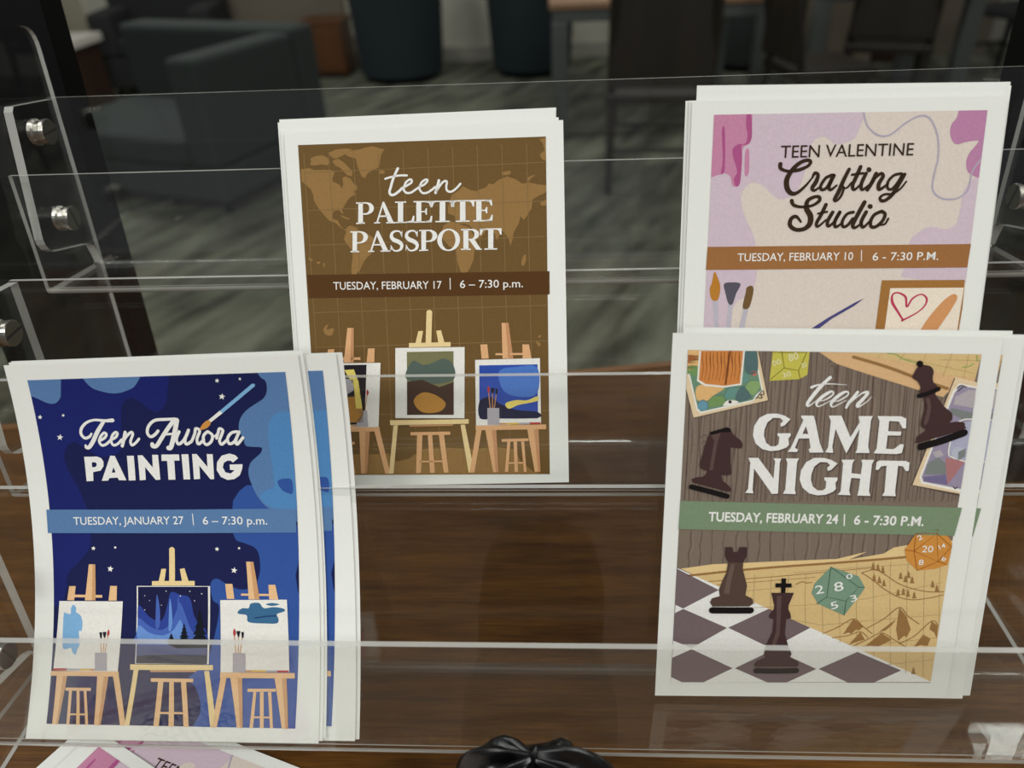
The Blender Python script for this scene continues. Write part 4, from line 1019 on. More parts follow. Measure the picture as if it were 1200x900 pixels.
('S',6,'white',1,[598,245,619,223,641,202,658,195,662,201,648,222,634,239,635,247,647,242,664,228,678,211],[0.31,0.39,0.52,0.89,1.04,1.2,1.2,0.89,0.47,0.31,0.16]),
('P',6,'white',0,[414,295,396,317,384,322,381,312,390,301,379,291,356,290,337,307,329,334,329,355,338,380,354,393,372,393,381,385,382,360,375,354,374,346,419,345,420,354,413,365,417,387,408,398,383,408,355,411,327,404,302,383,291,353,293,321,308,291,335,276,367,275,393,282]),
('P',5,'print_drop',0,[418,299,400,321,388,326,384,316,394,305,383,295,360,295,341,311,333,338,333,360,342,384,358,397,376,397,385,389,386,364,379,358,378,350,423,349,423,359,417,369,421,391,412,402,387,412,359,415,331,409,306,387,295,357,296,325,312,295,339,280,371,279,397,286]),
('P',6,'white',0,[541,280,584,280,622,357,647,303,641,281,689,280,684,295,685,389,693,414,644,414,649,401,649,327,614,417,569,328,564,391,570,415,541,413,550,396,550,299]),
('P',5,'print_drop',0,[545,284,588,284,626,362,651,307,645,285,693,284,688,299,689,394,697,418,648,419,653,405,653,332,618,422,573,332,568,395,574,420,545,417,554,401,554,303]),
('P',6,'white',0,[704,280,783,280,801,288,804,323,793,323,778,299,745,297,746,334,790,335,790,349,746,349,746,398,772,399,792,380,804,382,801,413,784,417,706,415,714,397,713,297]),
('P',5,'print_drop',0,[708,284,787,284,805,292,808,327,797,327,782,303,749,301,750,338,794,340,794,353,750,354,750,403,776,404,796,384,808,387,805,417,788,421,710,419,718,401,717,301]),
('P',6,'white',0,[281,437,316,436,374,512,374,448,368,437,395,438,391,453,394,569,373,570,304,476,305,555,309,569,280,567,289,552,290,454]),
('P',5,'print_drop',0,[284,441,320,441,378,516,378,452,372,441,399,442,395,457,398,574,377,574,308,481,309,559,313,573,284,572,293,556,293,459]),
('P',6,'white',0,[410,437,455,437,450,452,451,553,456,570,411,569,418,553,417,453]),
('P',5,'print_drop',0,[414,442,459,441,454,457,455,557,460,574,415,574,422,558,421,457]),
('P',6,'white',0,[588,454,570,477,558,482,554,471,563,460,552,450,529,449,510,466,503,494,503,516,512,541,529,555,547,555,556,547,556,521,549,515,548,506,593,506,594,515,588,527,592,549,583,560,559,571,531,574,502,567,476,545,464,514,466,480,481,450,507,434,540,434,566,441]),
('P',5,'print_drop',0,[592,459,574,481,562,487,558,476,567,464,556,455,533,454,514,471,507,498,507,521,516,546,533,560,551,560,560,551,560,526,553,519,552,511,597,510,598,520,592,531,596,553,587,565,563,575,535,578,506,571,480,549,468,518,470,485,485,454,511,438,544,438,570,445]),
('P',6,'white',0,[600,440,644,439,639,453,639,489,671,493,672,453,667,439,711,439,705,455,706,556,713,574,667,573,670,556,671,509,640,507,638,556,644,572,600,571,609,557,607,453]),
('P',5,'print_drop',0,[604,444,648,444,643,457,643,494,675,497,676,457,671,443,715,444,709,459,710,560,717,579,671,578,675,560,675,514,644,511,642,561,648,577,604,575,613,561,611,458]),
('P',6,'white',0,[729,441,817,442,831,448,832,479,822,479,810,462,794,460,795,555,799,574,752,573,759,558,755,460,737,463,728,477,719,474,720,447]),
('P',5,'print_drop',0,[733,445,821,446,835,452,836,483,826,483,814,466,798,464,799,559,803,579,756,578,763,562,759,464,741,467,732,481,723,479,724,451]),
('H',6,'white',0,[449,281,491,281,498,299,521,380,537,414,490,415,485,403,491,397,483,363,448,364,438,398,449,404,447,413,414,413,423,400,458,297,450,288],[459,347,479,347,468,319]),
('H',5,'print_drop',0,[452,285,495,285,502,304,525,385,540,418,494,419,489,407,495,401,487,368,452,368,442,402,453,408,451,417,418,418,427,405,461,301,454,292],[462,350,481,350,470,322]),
('P',7,'band_green',0,[56,600,1030,615,1018,724,54,708]),
('T',8,'white','TUESDAY, FEBRUARY 24',(15.8,67.6),(61.1,68.1),3.43,1),
('S',8,'white',0,[631,644,634,689],[0.45]),
('T',8,'white','6 - 7:30 P.M.',(66.6,68.3),(90.7,68.6),3.43,1),
('P',3,'parch_lt',0,[70,865,184,846,411,832,621,820,725,790,666,822,783,797,817,772,860,763,1023,741,1018,1329,356,1005]),
('P',4,'parchment',0,[109,887,622,835,1020,783,1018,1326,356,1005]),
('S',5,'map_brown',1,[102,892,337,862,622,835,858,810,1019,786],[0.9]),
('S',5,'map_brown',1,[173,915,416,892,744,854],[0.3]),
('S',5,'map_brown',1,[204,929,341,915,552,894],[0.22]),
('S',5,'map_line',0,[337,887,339,972,345,1004],[0.22]),
('S',5,'map_line',0,[397,886,399,971,407,1035],[0.22]),
('S',5,'map_line',0,[457,886,461,970,472,1066],[0.22]),
('S',5,'map_line',0,[519,885,523,970,537,1098],[0.22]),
('S',5,'map_line',0,[580,884,584,969,602,1129],[0.22]),
('S',5,'map_line',0,[641,884,645,968,667,1162],[0.22]),
('S',5,'map_line',0,[694,829,699,912,731,1193],[0.22]),
('S',5,'map_line',0,[754,828,759,912,796,1225],[0.22]),
('S',5,'map_line',0,[812,827,818,911,860,1257],[0.22]),
('S',5,'map_line',0,[872,827,878,910,919,1290],[0.22]),
('S',5,'map_line',0,[931,826,938,910,983,1308],[0.22]),
('S',5,'map_line',0,[984,825,991,909,1038,1307],[0.22]),
('S',5,'map_line',0,[235,960,406,941,480,932],[0.22]),
('S',5,'map_line',0,[307,1023,442,1013,587,1003,737,980,1004,909],[0.22]),
('S',5,'map_line',0,[446,1061,595,1090,739,1071,1010,1042],[0.22]),
('S',5,'map_line',0,[750,1176,1007,1138],[0.22]),
('S',5,'map_line',0,[842,1255,1012,1231],[0.22]),
('S',5,'map_line',0,[475,877,716,851,1008,829],[0.22]),
('S',6,'map_brown',1,[606,1123,652,1098,705,1062,741,1092,778,1123],[0.36]),
('S',6,'map_brown',1,[757,1101,813,1061,863,1013,896,1047,941,1081],[0.36]),
('S',6,'map_brown',1,[880,1165,932,1130,984,1068,1008,1085],[0.36]),
('S',6,'map_brown',1,[638,1142,693,1132,736,1116,765,1140],[0.36]),
('S',6,'map_brown',1,[716,1176,762,1149,812,1120,860,1148,912,1183],[0.36]),
('S',6,'map_brown',1,[715,874,761,861,800,882,848,915,901,936,961,948,1011,947],[0.36]),
('S',6,'map_brown',1,[715,874,758,903,799,937,854,970,907,981,964,973,1010,960],[0.36]),
('S',6,'map_brown',1,[487,923,508,912,523,917,542,914],[0.36]),
('P',6,'map_brown',0,[705,1062,674,1128,693,1119,704,1125,720,1106,730,1111,745,1092]),
('P',6,'map_brown',0,[863,1013,862,1104,875,1152,895,1130,903,1139,914,1104,893,1051]),
('P',6,'map_brown',0,[857,1061,800,1118,825,1109,845,1087]),
('P',6,'map_brown',0,[984,1068,981,1103,999,1116,1012,1142,1009,1089]),
('P',6,'map_brown',0,[736,1116,699,1172,726,1158,755,1149]),
('P',6,'map_brown',0,[812,1120,755,1180,780,1174,803,1180,852,1148]),
('P',6,'map_brown',0,[961,1125,934,1178,959,1169,982,1173,989,1142]),
('P',6,'map_brown',0,[750,832,757,846,756,847,762,861,745,861,748,847,747,846]),
('P',6,'map_brown',0,[768,836,774,850,773,851,779,864,763,865,766,851,764,850]),
('P',6,'map_brown',0,[786,844,793,858,791,859,797,873,781,873,784,859,782,858]),
('P',6,'map_brown',0,[759,878,766,891,764,893,770,907,754,907,757,893,755,892]),
('P',6,'map_brown',0,[778,886,785,900,784,901,790,915,773,915,776,901,775,900]),
('P',6,'map_brown',0,[796,899,802,912,801,914,807,927,791,927,794,914,792,912]),
('P',6,'map_brown',0,[851,869,858,882,856,884,862,897,846,897,849,884,847,882]),
('P',6,'map_brown',0,[869,881,876,894,875,896,881,910,864,910,867,896,866,895]),
('P',6,'map_brown',0,[878,864,885,878,883,879,889,893,873,893,876,879,875,878]),
('P',6,'map_brown',0,[893,885,900,898,898,900,904,914,888,914,891,900,889,899]),
('P',6,'map_brown',0,[850,936,857,950,855,951,861,965,845,965,848,951,846,950]),
('P',6,'map_brown',0,[868,933,875,947,873,949,879,962,863,962,866,949,864,947]),
('P',6,'map_brown',0,[885,940,892,954,890,955,896,969,880,969,883,955,881,954]),
('P',6,'map_brown',0,[908,947,914,960,913,962,919,975,903,976,906,962,904,960]),
('P',6,'map_brown',0,[966,901,973,914,972,916,978,930,962,930,965,916,963,915]),
('P',6,'map_brown',0,[983,918,990,931,989,933,995,946,979,947,981,933,980,931]),
('P',6,'map_brown',0,[943,1263,950,1277,949,1279,955,1294,938,1294,941,1279,939,1278]),
('P',7,'die_orange',0,[885,716,958,697,1002,731,1019,763,1009,838,971,855,907,862,866,823,854,781]),
('S',8,'orange_dk',0,[887,785,957,715,975,826,887,785],[0.26]),
('S',8,'orange_dk',0,[885,716,887,785],[0.26]),
('S',8,'orange_dk',0,[907,862,887,785],[0.26]),
('S',8,'orange_dk',0,[907,862,975,826],[0.26]),
('S',8,'orange_dk',0,[885,716,957,715,959,698],[0.26]),
('S',8,'orange_dk',0,[957,715,1014,767],[0.26]),
('S',8,'orange_dk',0,[975,826,1014,767],[0.26]),
('S',8,'orange_dk',0,[1009,838,975,826],[0.26]),
('S',8,'orange_dk',0,[854,781,887,785],[0.26]),
('T',9,'white','20',(91.4,78.9),(95.2,78.9),2.48,0),
('T',9,'white','8',(90.9,84.0),(92.6,83.9),2.04,0),
('T',9,'white','2',(89.8,74.4),(91.2,73.6),1.90,0),
('T',9,'white','14',(97.5,77.8),(99.5,76.8),1.75,0),
('T',9,'white','6',(98.9,82.5),(100.3,81.9),1.75,0),
('P',7,'die_teal',0,[604,851,705,887,732,932,726,949,670,1048,572,1001,545,957,553,918]),
('S',8,'teal_dk',0,[604,851,601,973,671,989,710,932,604,851],[0.29]),
('S',8,'teal_dk',0,[601,973,568,1001],[0.29]),
('S',8,'teal_dk',0,[671,989,670,1048],[0.29]),
('S',8,'teal_dk',0,[710,932,732,932],[0.29]),
('T',9,'white','8',(62.7,95.1),(65.9,94.4),3.65,0),
('T',9,'white','2',(56.1,96.2),(59.0,95.6),3.36,0),
('T',9,'white','5',(62.3,102.4),(64.8,101.5),2.77,0),
('T',9,'white','3',(69.0,99.3),(71.2,98.5),2.63,0),
('T',9,'white','0',(66.6,90.2),(68.7,89.2),1.90,0),
('P',4,'board_white',0,[59,863,356,1005,572,1109,1018,1329,57,1339]),
('P',5,'board_dark',0,[57,865,212,949,87,1026,54,1009]),
('P',5,'board_dark',0,[53,1048,88,1028,252,1105,127,1191,52,1158]),
('P',5,'board_dark',0,[256,1104,398,1024,554,1101,421,1190]),
('P',5,'board_dark',0,[51,1237,127,1196,284,1276,151,1355,124,1352,53,1315]),
('P',5,'board_dark',0,[292,1276,430,1194,592,1276,455,1355]),
('P',5,'board_dark',0,[600,1276,734,1201,901,1279,762,1359]),
('P',12,'rook',0,[223,776,249,776,254,795,271,795,273,776,301,775,302,808,292,833,292,862,302,896,312,929,309,968,335,982,341,1001,326,1014,193,1016,183,999,189,982,217,973,212,947,224,905,234,880,238,834,226,813]),
('P',13,'chess',0,[223,776,249,776,254,795,271,795,273,776,301,775,302,808,292,836,238,836,226,813]),
('P',13,'rook_lt',0,[248,842,263,842,252,930,251,964,230,960,236,913]),
('S',13,'black_print',1,[194,1031,259,1031,331,1030],[2.63]),
('P',13,'black_print',0,[433,898,449,898,450,918,470,918,472,935,451,935,451,957,436,957,434,935,414,935,413,918,434,918]),
('P',12,'chess',0,[401,957,482,956,467,1009,468,1025,476,1040,481,1060,463,1066,464,1128,481,1179,495,1211,490,1227,520,1241,526,1256,520,1266,366,1268,361,1257,369,1243,399,1228,394,1212,398,1180,418,1118,418,1066,402,1061,401,1048,415,1025,416,1010]),
('P',13,'chess_lt',0,[422,969,439,969,445,1128,432,1180,418,1180,431,1117]),
('S',13,'black_print',1,[372,1284,445,1285,517,1282],[2.37]),
]
PRINT = {'passport': [(5.2, 4.8), (101.3, 5.8), (100.3, 136.6), (4.9, 135.2)], 'valentine': [(7.8, 4.7), (101.5, 4.6), (101.2, 135.4), (7.6, 135.4)], 'game': [(5.4, 5.7), (101.8, 6.0), (101.3, 133.3), (5.7, 133.9)], 'aurora': [(7.5, 5.7), (102.6, 5.8), (99.4, 135.2), (7.2, 134.8)]}

# ------------------------------------------------------------------ room
def struct(o):
    return tag(o, kind='structure')


m = MB(); m.box((-7, -2.5, -0.05), (7, 7.1, 0.0), 'carpet_tiles'); struct(m.build('floor'))
m = MB(); m.box((-7, 7.0, 0.0), (7, 7.12, 2.9), 'wall_paint'); struct(m.build('wall_back'))
m = MB(); m.box((-7, 6.975, 0.0), (2.0, 6.999, 0.12), 'skirting'); struct(m.build('baseboard_back'))
m = MB(); m.box((-4.75, 6.93, 0.0), (-4.05, 6.999, 2.4), 'beige_panel'); struct(m.build('trim_1'))
m = MB(); m.box((-2.75, 6.9, 0.0), (-1.75, 6.999, 2.4), 'tan_panel'); struct(m.build('trim_2'))
m = MB(); m.box((2.15, 6.3, 0.0), (2.48, 6.999, 2.4), 'tan_panel'); struct(m.build('trim_3'))
m = MB(); m.box((2.52, 6.35, 0.0), (2.78, 6.999, 2.4), 'brown_wood'); struct(m.build('trim_4'))
m = MB(); m.box((2.9, 6.6, 0.0), (3.5, 6.999, 2.4), 'tan_panel'); struct(m.build('trim_5'))

# ------------------------------------------------------------------ furniture beyond the desk
def lounge_chair(loc, rz, w, d, seat_h, back_h, arm_h, fabric, label, arms=(1,), group=None):
    e = tag(empty('lounge_chair', Vector(loc), rz), label, 'armchair', group)
    a = 0.17
    b = MB(); b.box((-w / 2, -d / 2, 0.07), (w / 2, d / 2, seat_h - 0.13), fabric, 0.02); b.build('base', e)
    b = MB(); b.box((-w / 2 + (a if -1 in arms else 0), -d / 2 - 0.01, seat_h - 0.13), (w / 2 - (a if 1 in arms else 0), d / 2 - 0.2, seat_h), fabric, 0.035, seg=3); b.build('seat', e)
    b = MB(); b.box((-w / 2, d / 2 - 0.2, seat_h - 0.13), (w / 2, d / 2, back_h), fabric, 0.04, seg=3); b.build('backrest', e)
    for s in arms:
        b = MB(); x0, x1 = sorted((s * w / 2, s * (w / 2 - a)))
        b.box((x0, -d / 2, seat_h - 0.13), (x1, d / 2 - 0.19, arm_h), fabric, 0.035, seg=3); b.build('arm', e)
    for sx in (-1, 1):
        for sy in (-1, 1):
            b = MB(); b.bar((sx * (w / 2 - 0.07), sy * (d / 2 - 0.07), 0.0), (sx * (w / 2 - 0.07), sy * (d / 2 - 0.07), 0.08), 0.02, 'black_post'); b.build('leg', e)
    return e


def tub_chair(loc, rz, r, h, fabric, label):
    e = tag(empty('tub_chair', Vector(loc), rz), label, 'armchair')
    b = MB(); n = 22
    prof = []
    for k in range(n + 1):
        t = math.radians(-40 + 260 * k / n)
        prof.append((math.cos(t), math.sin(t)))
    lo, hi, ti = 0.05, h, 0.1
    for k in range(n):
        (c0, s0), (c1, s1) = prof[k], prof[k + 1]
        ro0 = lambda z: r * (0.86 + 0.14 * z / h)
        q = []
        for z in (lo, h * .5, hi): q.append((ro0(z), z))
        for z0, z1 in ((0, 1), (1, 2)):
            b.face([(c0 * q[z0][0], s0 * q[z0][0], q[z0][1]), (c1 * q[z0][0], s1 * q[z0][0], q[z0][1]), (c1 * q[z1][0], s1 * q[z1][0], q[z1][1]), (c0 * q[z1][0], s0 * q[z1][0], q[z1][1])], fabric)
            i0, i1 = q[z0][0] - ti, q[z1][0] - ti
            b.face([(c0 * i0, s0 * i0, q[z0][1]), (c1 * i0, s1 * i0, q[z0][1]), (c1 * i1, s1 * i1, q[z1][1]), (c0 * i1, s0 * i1, q[z1][1])], fabric)
        i2 = q[2][0] - ti
        b.face([(c0 * q[2][0], s0 * q[2][0], hi), (c1 * q[2][0], s1 * q[2][0], hi), (c1 * i2, s1 * i2, hi), (c0 * i2, s0 * i2, hi)], fabric)
    for k in (0, n):
        c, s = prof[k]
        b.face([(c * r * .86, s * r * .86, lo), (c * r, s * r, hi), (c * (r - ti), s * (r - ti), hi), (c * (r * .86 - ti), s * (r * .86 - ti), lo)], fabric)
    bmesh.ops.remove_doubles(b.bm, verts=b.bm.verts[:], dist=0.0005)
    b.build('shell', e)
    b = MB(); b.lathe([(r * .78, 0.05), (r * .8, 0.3), (r * .8, 0.42), (r * .74, 0.45)], (0, -0.02, 0), (0, 0, 1), fabric, 24); b.build('seat', e)
    b = MB(); b.lathe([(r * .7, 0), (r * .7, 0.05)], (0, 0, 0), (0, 0, 1), 'black_post', 20); b.build('base', e)
    return e


def wood_chair(loc, rz, label, seat_h=0.46, h=0.86, w=0.46, mat='dark_chair_wood'):
    e = tag(empty('wooden_chair', Vector(loc), rz), label, 'chair')
    b = MB(); b.box((-w / 2, -w / 2, seat_h - 0.05), (w / 2, w / 2, seat_h), mat, 0.012); b.build('seat', e)
    for sx in (-1, 1):
        b = MB(); b.bar((sx * (w / 2 - 0.03), -w / 2 + 0.03, 0), (sx * (w / 2 - 0.04), -w / 2 + 0.04, seat_h - 0.05), 0.017, mat, 0.022); b.build('leg', e)
        b = MB(); b.bar((sx * (w / 2 - 0.03), w / 2 + 0.05, 0), (sx * (w / 2 - 0.03), w / 2 - 0.03, seat_h - 0.02), 0.017, mat, 0.022)
        b.bar((sx * (w / 2 - 0.03), w / 2 - 0.03, seat_h - 0.02), (sx * (w / 2 - 0.03), w / 2 + 0.06, h), 0.02, mat); b.build('leg', e)
    b = MB(); b.box((-w / 2 + 0.02, w / 2 - 0.005, seat_h + 0.03), (w / 2 - 0.02, w / 2 + 0.03, h), mat, 0.012); b.build('backrest', e)
    b = MB(); b.bar((-w / 2 + .03, -w / 2 + .035, .2), (w / 2 - .03, -w / 2 + .035, .2), 0.011, mat); b.build('stretcher', e)
    b = MB(); b.bar((-w / 2 + .03, w / 2, .2), (w / 2 - .03, w / 2, .2), 0.011, mat); b.build('stretcher', e)
    return e


def study_table(loc, rz, w, d, h, top, label):
    e = tag(empty('study_table', Vector(loc), rz), label, 'table')
    b = MB(); b.box((-w / 2, -d / 2, h - 0.035), (w / 2, d / 2, h), top, 0.008); b.build('tabletop', e)
    b = MB(); b.box((-w / 2 + .03, -d / 2 + .03, h - 0.1), (w / 2 - .03, d / 2 - .03, h - 0.035), 'grey_metal', 0.004); b.build('apron', e)
    for sx in (-1, 1):
        for sy in (-1, 1):
            b = MB(); x, y = sx * (w / 2 - 0.06), sy * (d / 2 - 0.06)
            b.box((x - .045, y - .045, 0), (x + .045, y + .045, h - 0.1), 'grey_metal', 0.006); b.build('leg', e)
    return e


lounge_chair((-1.92, 3.95, 0), math.radians(-20), 1.16, 0.9, 0.36, 0.73, 0.71, 'teal_fabric', 'large blue grey box armchair on the carpet behind the empty top tier')
lounge_chair((-4.55, 7.0 - 0.55, 0), 0.1, 0.6, 0.6, 0.42, 0.8, 0.62, 'teal_fabric_dark', 'small dark teal chair by the back wall beside the white topped cabinet', (-1, 1))
lounge_chair((-3.05, 6.35, 0), 0.15, 0.9, 0.7, 0.42, 0.74, 0.6, 'charcoal_fabric', 'charcoal armchair half hidden behind the large blue grey box armchair', (-1, 1))
tub_chair((-1.2, 6.4, 0), math.radians(180), 0.38, 0.86, 'teal_fabric_dark', 'dark teal rounded tub chair seen beside the orange wood cabinet')
tub_chair((-0.15, 6.45, 0), math.radians(170), 0.36, 0.84, 'teal_fabric_dark', 'dark teal tub chair partly hidden behind the grey table leg')
tub_chair((1.52, 6.4, 0), math.radians(185), 0.3, 0.74, 'teal_fabric', 'blue grey tub chair seen to the side of the dark brown chair')

e = tag(empty('low_cabinet', Vector((-1.84, 6.62, 0))), 'small orange brown wooden cabinet standing by the back wall', 'cabinet')
b = MB(); b.box((-.17, -.17, .03), (.17, .17, .4), 'orange_wood', .008); b.build('body', e)
b = MB(); b.box((-.18, -.18, .4), (.18, .18, .43), 'orange_wood', .006); b.build('top', e)
b = MB(); b.box((-.15, -.182, .06), (.15, -.17, .37), 'orange_wood', .004); b.build('door', e)
b = MB(); b.box((-.15, -.15, 0), (.15, .15, .03), 'black_post'); b.build('plinth', e)

e = tag(empty('side_cabinet', Vector((-3.62, 5.55, 0))), 'dark brown side cabinet with a white top beside the black post', 'cabinet')
b = MB(); b.box((-.3, -.25, 0), (.3, .25, .44), 'brown_wood', .008); b.build('body', e)
b = MB(); b.box((-.33, -.28, .44), (.33, .28, .5), 'white_laminate', .01); b.build('top', e)

study_table((0.62, 5.15, 0), 0.0, 1.25, 1.3, 0.73, 'table_wood_top', 'wood topped study table with grey metal legs')
study_table((2.05, 5.35, 0), 0.0, 1.0, 0.9, 0.73, 'brown_wood', 'dark study table beyond the pink valentine flyer')
wood_chair((0.52, 3.82, 0), math.radians(175), 'dark brown wooden chair drawn up to the wood topped table', w=0.5, h=0.92)
wood_chair((1.95, 4.75, 0), math.radians(160), 'dark wooden chair at the dark study table', w=0.46)
wood_chair((1.38, 4.15, 0), math.radians(100), 'dark wooden chair between the two study tables', w=0.42)
wood_chair((3.15, 5.7, 0), math.radians(200), 'grey framed chair standing near the brown wall panel', w=0.46, mat='charcoal_fabric')
wood_chair((2.75, 4.0, 0), math.radians(190), 'dark wooden chair close behind the clear right end panel', w=0.5)

# ------------------------------------------------------------------ desk under the stand
DESK_Z = 1.28 - 0.285
e = tag(empty('desk', Vector((0, 0.2, 0))), 'brown wood grain desk carrying the clear flyer stand', 'desk')
pa, pb = Vector((-0.95, 0.2884, 0)), Vector((1.1, 0.6061, 0))       # back edge of the top


def desk_slab(name, inset, z0, z1, mat):
    k = MB()
    q = [Vector((-0.95, -0.55, z0)), Vector((1.1, -0.55, z0)), Vector((1.1, pb.y - inset, z0)), Vector((-0.95, pa.y - inset, z0))]
    q = [p - Vector((0, 0.2, 0)) for p in q]
    k.prism(q, Vector((0, 0, 1)), z1 - z0, mat)
    return k.build(name, e)


desk_slab('desktop', 0.006, DESK_Z - 0.03, DESK_Z, 'desk_walnut')
desk_slab('carcass', 0.03, 0.08, DESK_Z - 0.03, 'brown_wood')
desk_slab('plinth', 0.06, 0.0, 0.08, 'black_post')
k = MB()
q = [Vector((-0.95, pa.y - 0.006, DESK_Z - 0.03)), Vector((1.1, pb.y - 0.006, DESK_Z - 0.03)), Vector((1.1, pb.y, DESK_Z - 0.03)), Vector((-0.95, pa.y, DESK_Z - 0.03))]
k.prism([p - Vector((0, 0.2, 0)) for p in q], Vector((0, 0, 1)), 0.0305, 'desk_edge_band')
k.build('edge_band', e)

# ------------------------------------------------------------------ clear flyer stand
stand = tag(empty('flyer_stand', Vector((-0.011, 0.25, DESK_Z))), 'clear acrylic three tier flyer stand with black posts on the wood desk', 'display stand')
SO = stand.location.copy()
T = 2.2


def SW(x, d, n):
    return HW(x, d, n) - SO


def arc(c, r, a0, a1, n=5):
    return [(c[0] + r * math.cos(math.radians(a0 + (a1 - a0) * i / n)), c[1] + r * math.sin(math.radians(a0 + (a1 - a0) * i / n))) for i in range(n + 1)]


def pocket(D, N, xl, xr, lip_h, plate_top, lean=0.0):
    """one bent sheet: back plate, floor and front lip; (d, n) profile swept across"""
    nb = N - 41
    R = 3.0
    outer = [(plate_top, nb - lean)]
    outer += arc((D - R, nb + R), R, 270, 360)             # heel: plate turns into floor
    outer += arc((D - R, N - R), R, 0, 90)                 # toe: floor turns into lip
    outer += [(D - lip_h, N)]
    ri = R - T
    inner = [(D - lip_h, N - T)] + arc((D - R, N - R), ri, 90, 0) + arc((D - R, nb + R), ri, 360, 270) + [(plate_top, nb + T - lean)]
    prof = outer + inner
    k = MB()
    n_o = len(outer)
    a = [k.bm.verts.new(SW(xl, d, n)) for d, n in prof]
    b = [k.bm.verts.new(SW(xr, d, n)) for d, n in prof]
    L = len(prof)
    for i in range(L):
        j = (i + 1) % L
        mat = 'acrylic_reflection_haze' if N > 100 and 12 <= i <= n_o else 'clear_acrylic'
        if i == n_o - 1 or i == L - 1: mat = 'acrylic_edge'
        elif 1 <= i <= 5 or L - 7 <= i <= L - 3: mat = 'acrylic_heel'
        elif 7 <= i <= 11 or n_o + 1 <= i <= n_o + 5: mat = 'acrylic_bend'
        k.bm.faces.new((a[i], a[j], b[j], b[i])).material_index = k.mi(mat)
    # end caps in quads between the outer and inner lines
    for vs in (a, b):
        for i in range(n_o - 1):
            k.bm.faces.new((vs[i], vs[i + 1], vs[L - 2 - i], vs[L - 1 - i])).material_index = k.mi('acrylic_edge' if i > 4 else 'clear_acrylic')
    p = k.build('pocket', stand)
    for s, x in ((-1, xl), (1, xr)):
        # end tab folded forward from the back plate, round lower front corner
        t0 = plate_top + 0.5 if lean == 0 else plate_top + 6
        low = D - 17
        pts = [(t0, nb + T), (t0, nb + 30), (t0 + 2, nb + 31.5), (low - 7, nb + 38)] + [(low - 7 + 7 * math.sin(math.radians(q)), nb + 31 + 7 * math.cos(math.radians(q))) for q in (20, 45, 70, 90)]
        pts += [(low + 2, nb + 18), (low + 3.5, nb + 8), (low + 5, nb + 5), (low + 10, nb + 3.2), (D - R, nb + T)]
        k = MB()
        TT = 3.8
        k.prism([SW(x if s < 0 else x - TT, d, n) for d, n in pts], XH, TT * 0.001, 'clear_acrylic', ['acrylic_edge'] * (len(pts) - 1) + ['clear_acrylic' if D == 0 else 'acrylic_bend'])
        k.build('end_tab', p)
        for dd, nn in ((D - 65.5, nb + 22), (D - 29.5, nb + 23.5)):
            k = MB()
            sgn = -s
            base = SW(x + sgn * TT, dd, nn)
            mm = 0.001
            k.lathe([(5.2 * mm, 0), (5.4 * mm, 0.4 * mm), (5.4 * mm, 1.6 * mm), (4.9 * mm, 2.0 * mm), (4.5 * mm, 2.3 * mm), (4.5 * mm, 4.2 * mm), (4.9 * mm, 4.5 * mm), (5.2 * mm, 4.9 * mm), (5.2 * mm, 6.4 * mm), (4.9 * mm, 6.8 * mm)], base, XH * sgn, 'screw_steel', 28)
            sc = k.build('screw', p)
            k = MB()
            c = base + XH * sgn * 6.85 * mm
            rot = 0.15 if dd < D - 50 else 1.9
            u = (DN * math.sin(rot) + NV * math.cos(rot)); w = u.cross(XH)
            hl, hw = 4.7 * mm, 0.45 * mm
            k.prism([c + u * hl + w * hw, c - u * hl + w * hw, c - u * hl - w * hw, c + u * hl - w * hw], XH * sgn, 0.1 * mm, 'slot_dark')
            tag(k.build('screw_slot', p), 'dark screwdriver slot')
    return p


pocket(0.0, 0.0, -220, 199, 51.3, -77.0)
pocket(66.4, 58.6, -220, 199, 54.0, -13.5)
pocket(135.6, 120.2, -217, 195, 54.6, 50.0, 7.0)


def rounded(pts, r, n=4):
    out = []
    L = len(pts)
    for i in range(L):
        p = Vector(pts[i]).to_2d(); a = Vector(pts[i - 1]).to_2d(); b = Vector(pts[(i + 1) % L]).to_2d()
        rr = r[i] if isinstance(r, list) else r
        if rr <= 0: out.append(tuple(p)); continue
        u = (a - p).normalized(); w = (b - p).normalized()
        s, e2 = p + u * rr, p + w * rr
        for k in range(n + 1):
            t = k / n
            out.append(tuple(s * (1 - t) ** 2 + p * 2 * t * (1 - t) + e2 * t * t))
    return out


floor_d = lambda n: (ORIGIN.z + NV.z * n * 0.001 - DESK_Z) / (-DN.z) * 1000
for s, x in ((-1, -222.1), (1, 199.2)):
    pts = rounded([(-105.5, -46), (-105.5, 30), (60, 128), (floor_d(130) - .3, 130), (floor_d(-46) - .3, -46)], [9, 20, 30, 0, 0], 6)
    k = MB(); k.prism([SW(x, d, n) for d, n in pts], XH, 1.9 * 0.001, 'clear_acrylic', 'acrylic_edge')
    k.build('side_panel', stand)
for s, x0, x1 in ((-1, -297, -221), (1, 201.5, 277)):
    k = MB()
    pts = [(-190, -56), (-190, -72), (floor_d(-72) - .3, -72), (floor_d(-56) - .3, -56)]
    k.prism([SW(x0, d, n) for d, n in pts], XH, (x1 - x0) * 0.001, 'black_post')
    tag(k.build('back_post', stand), 'black glossy slanted post')

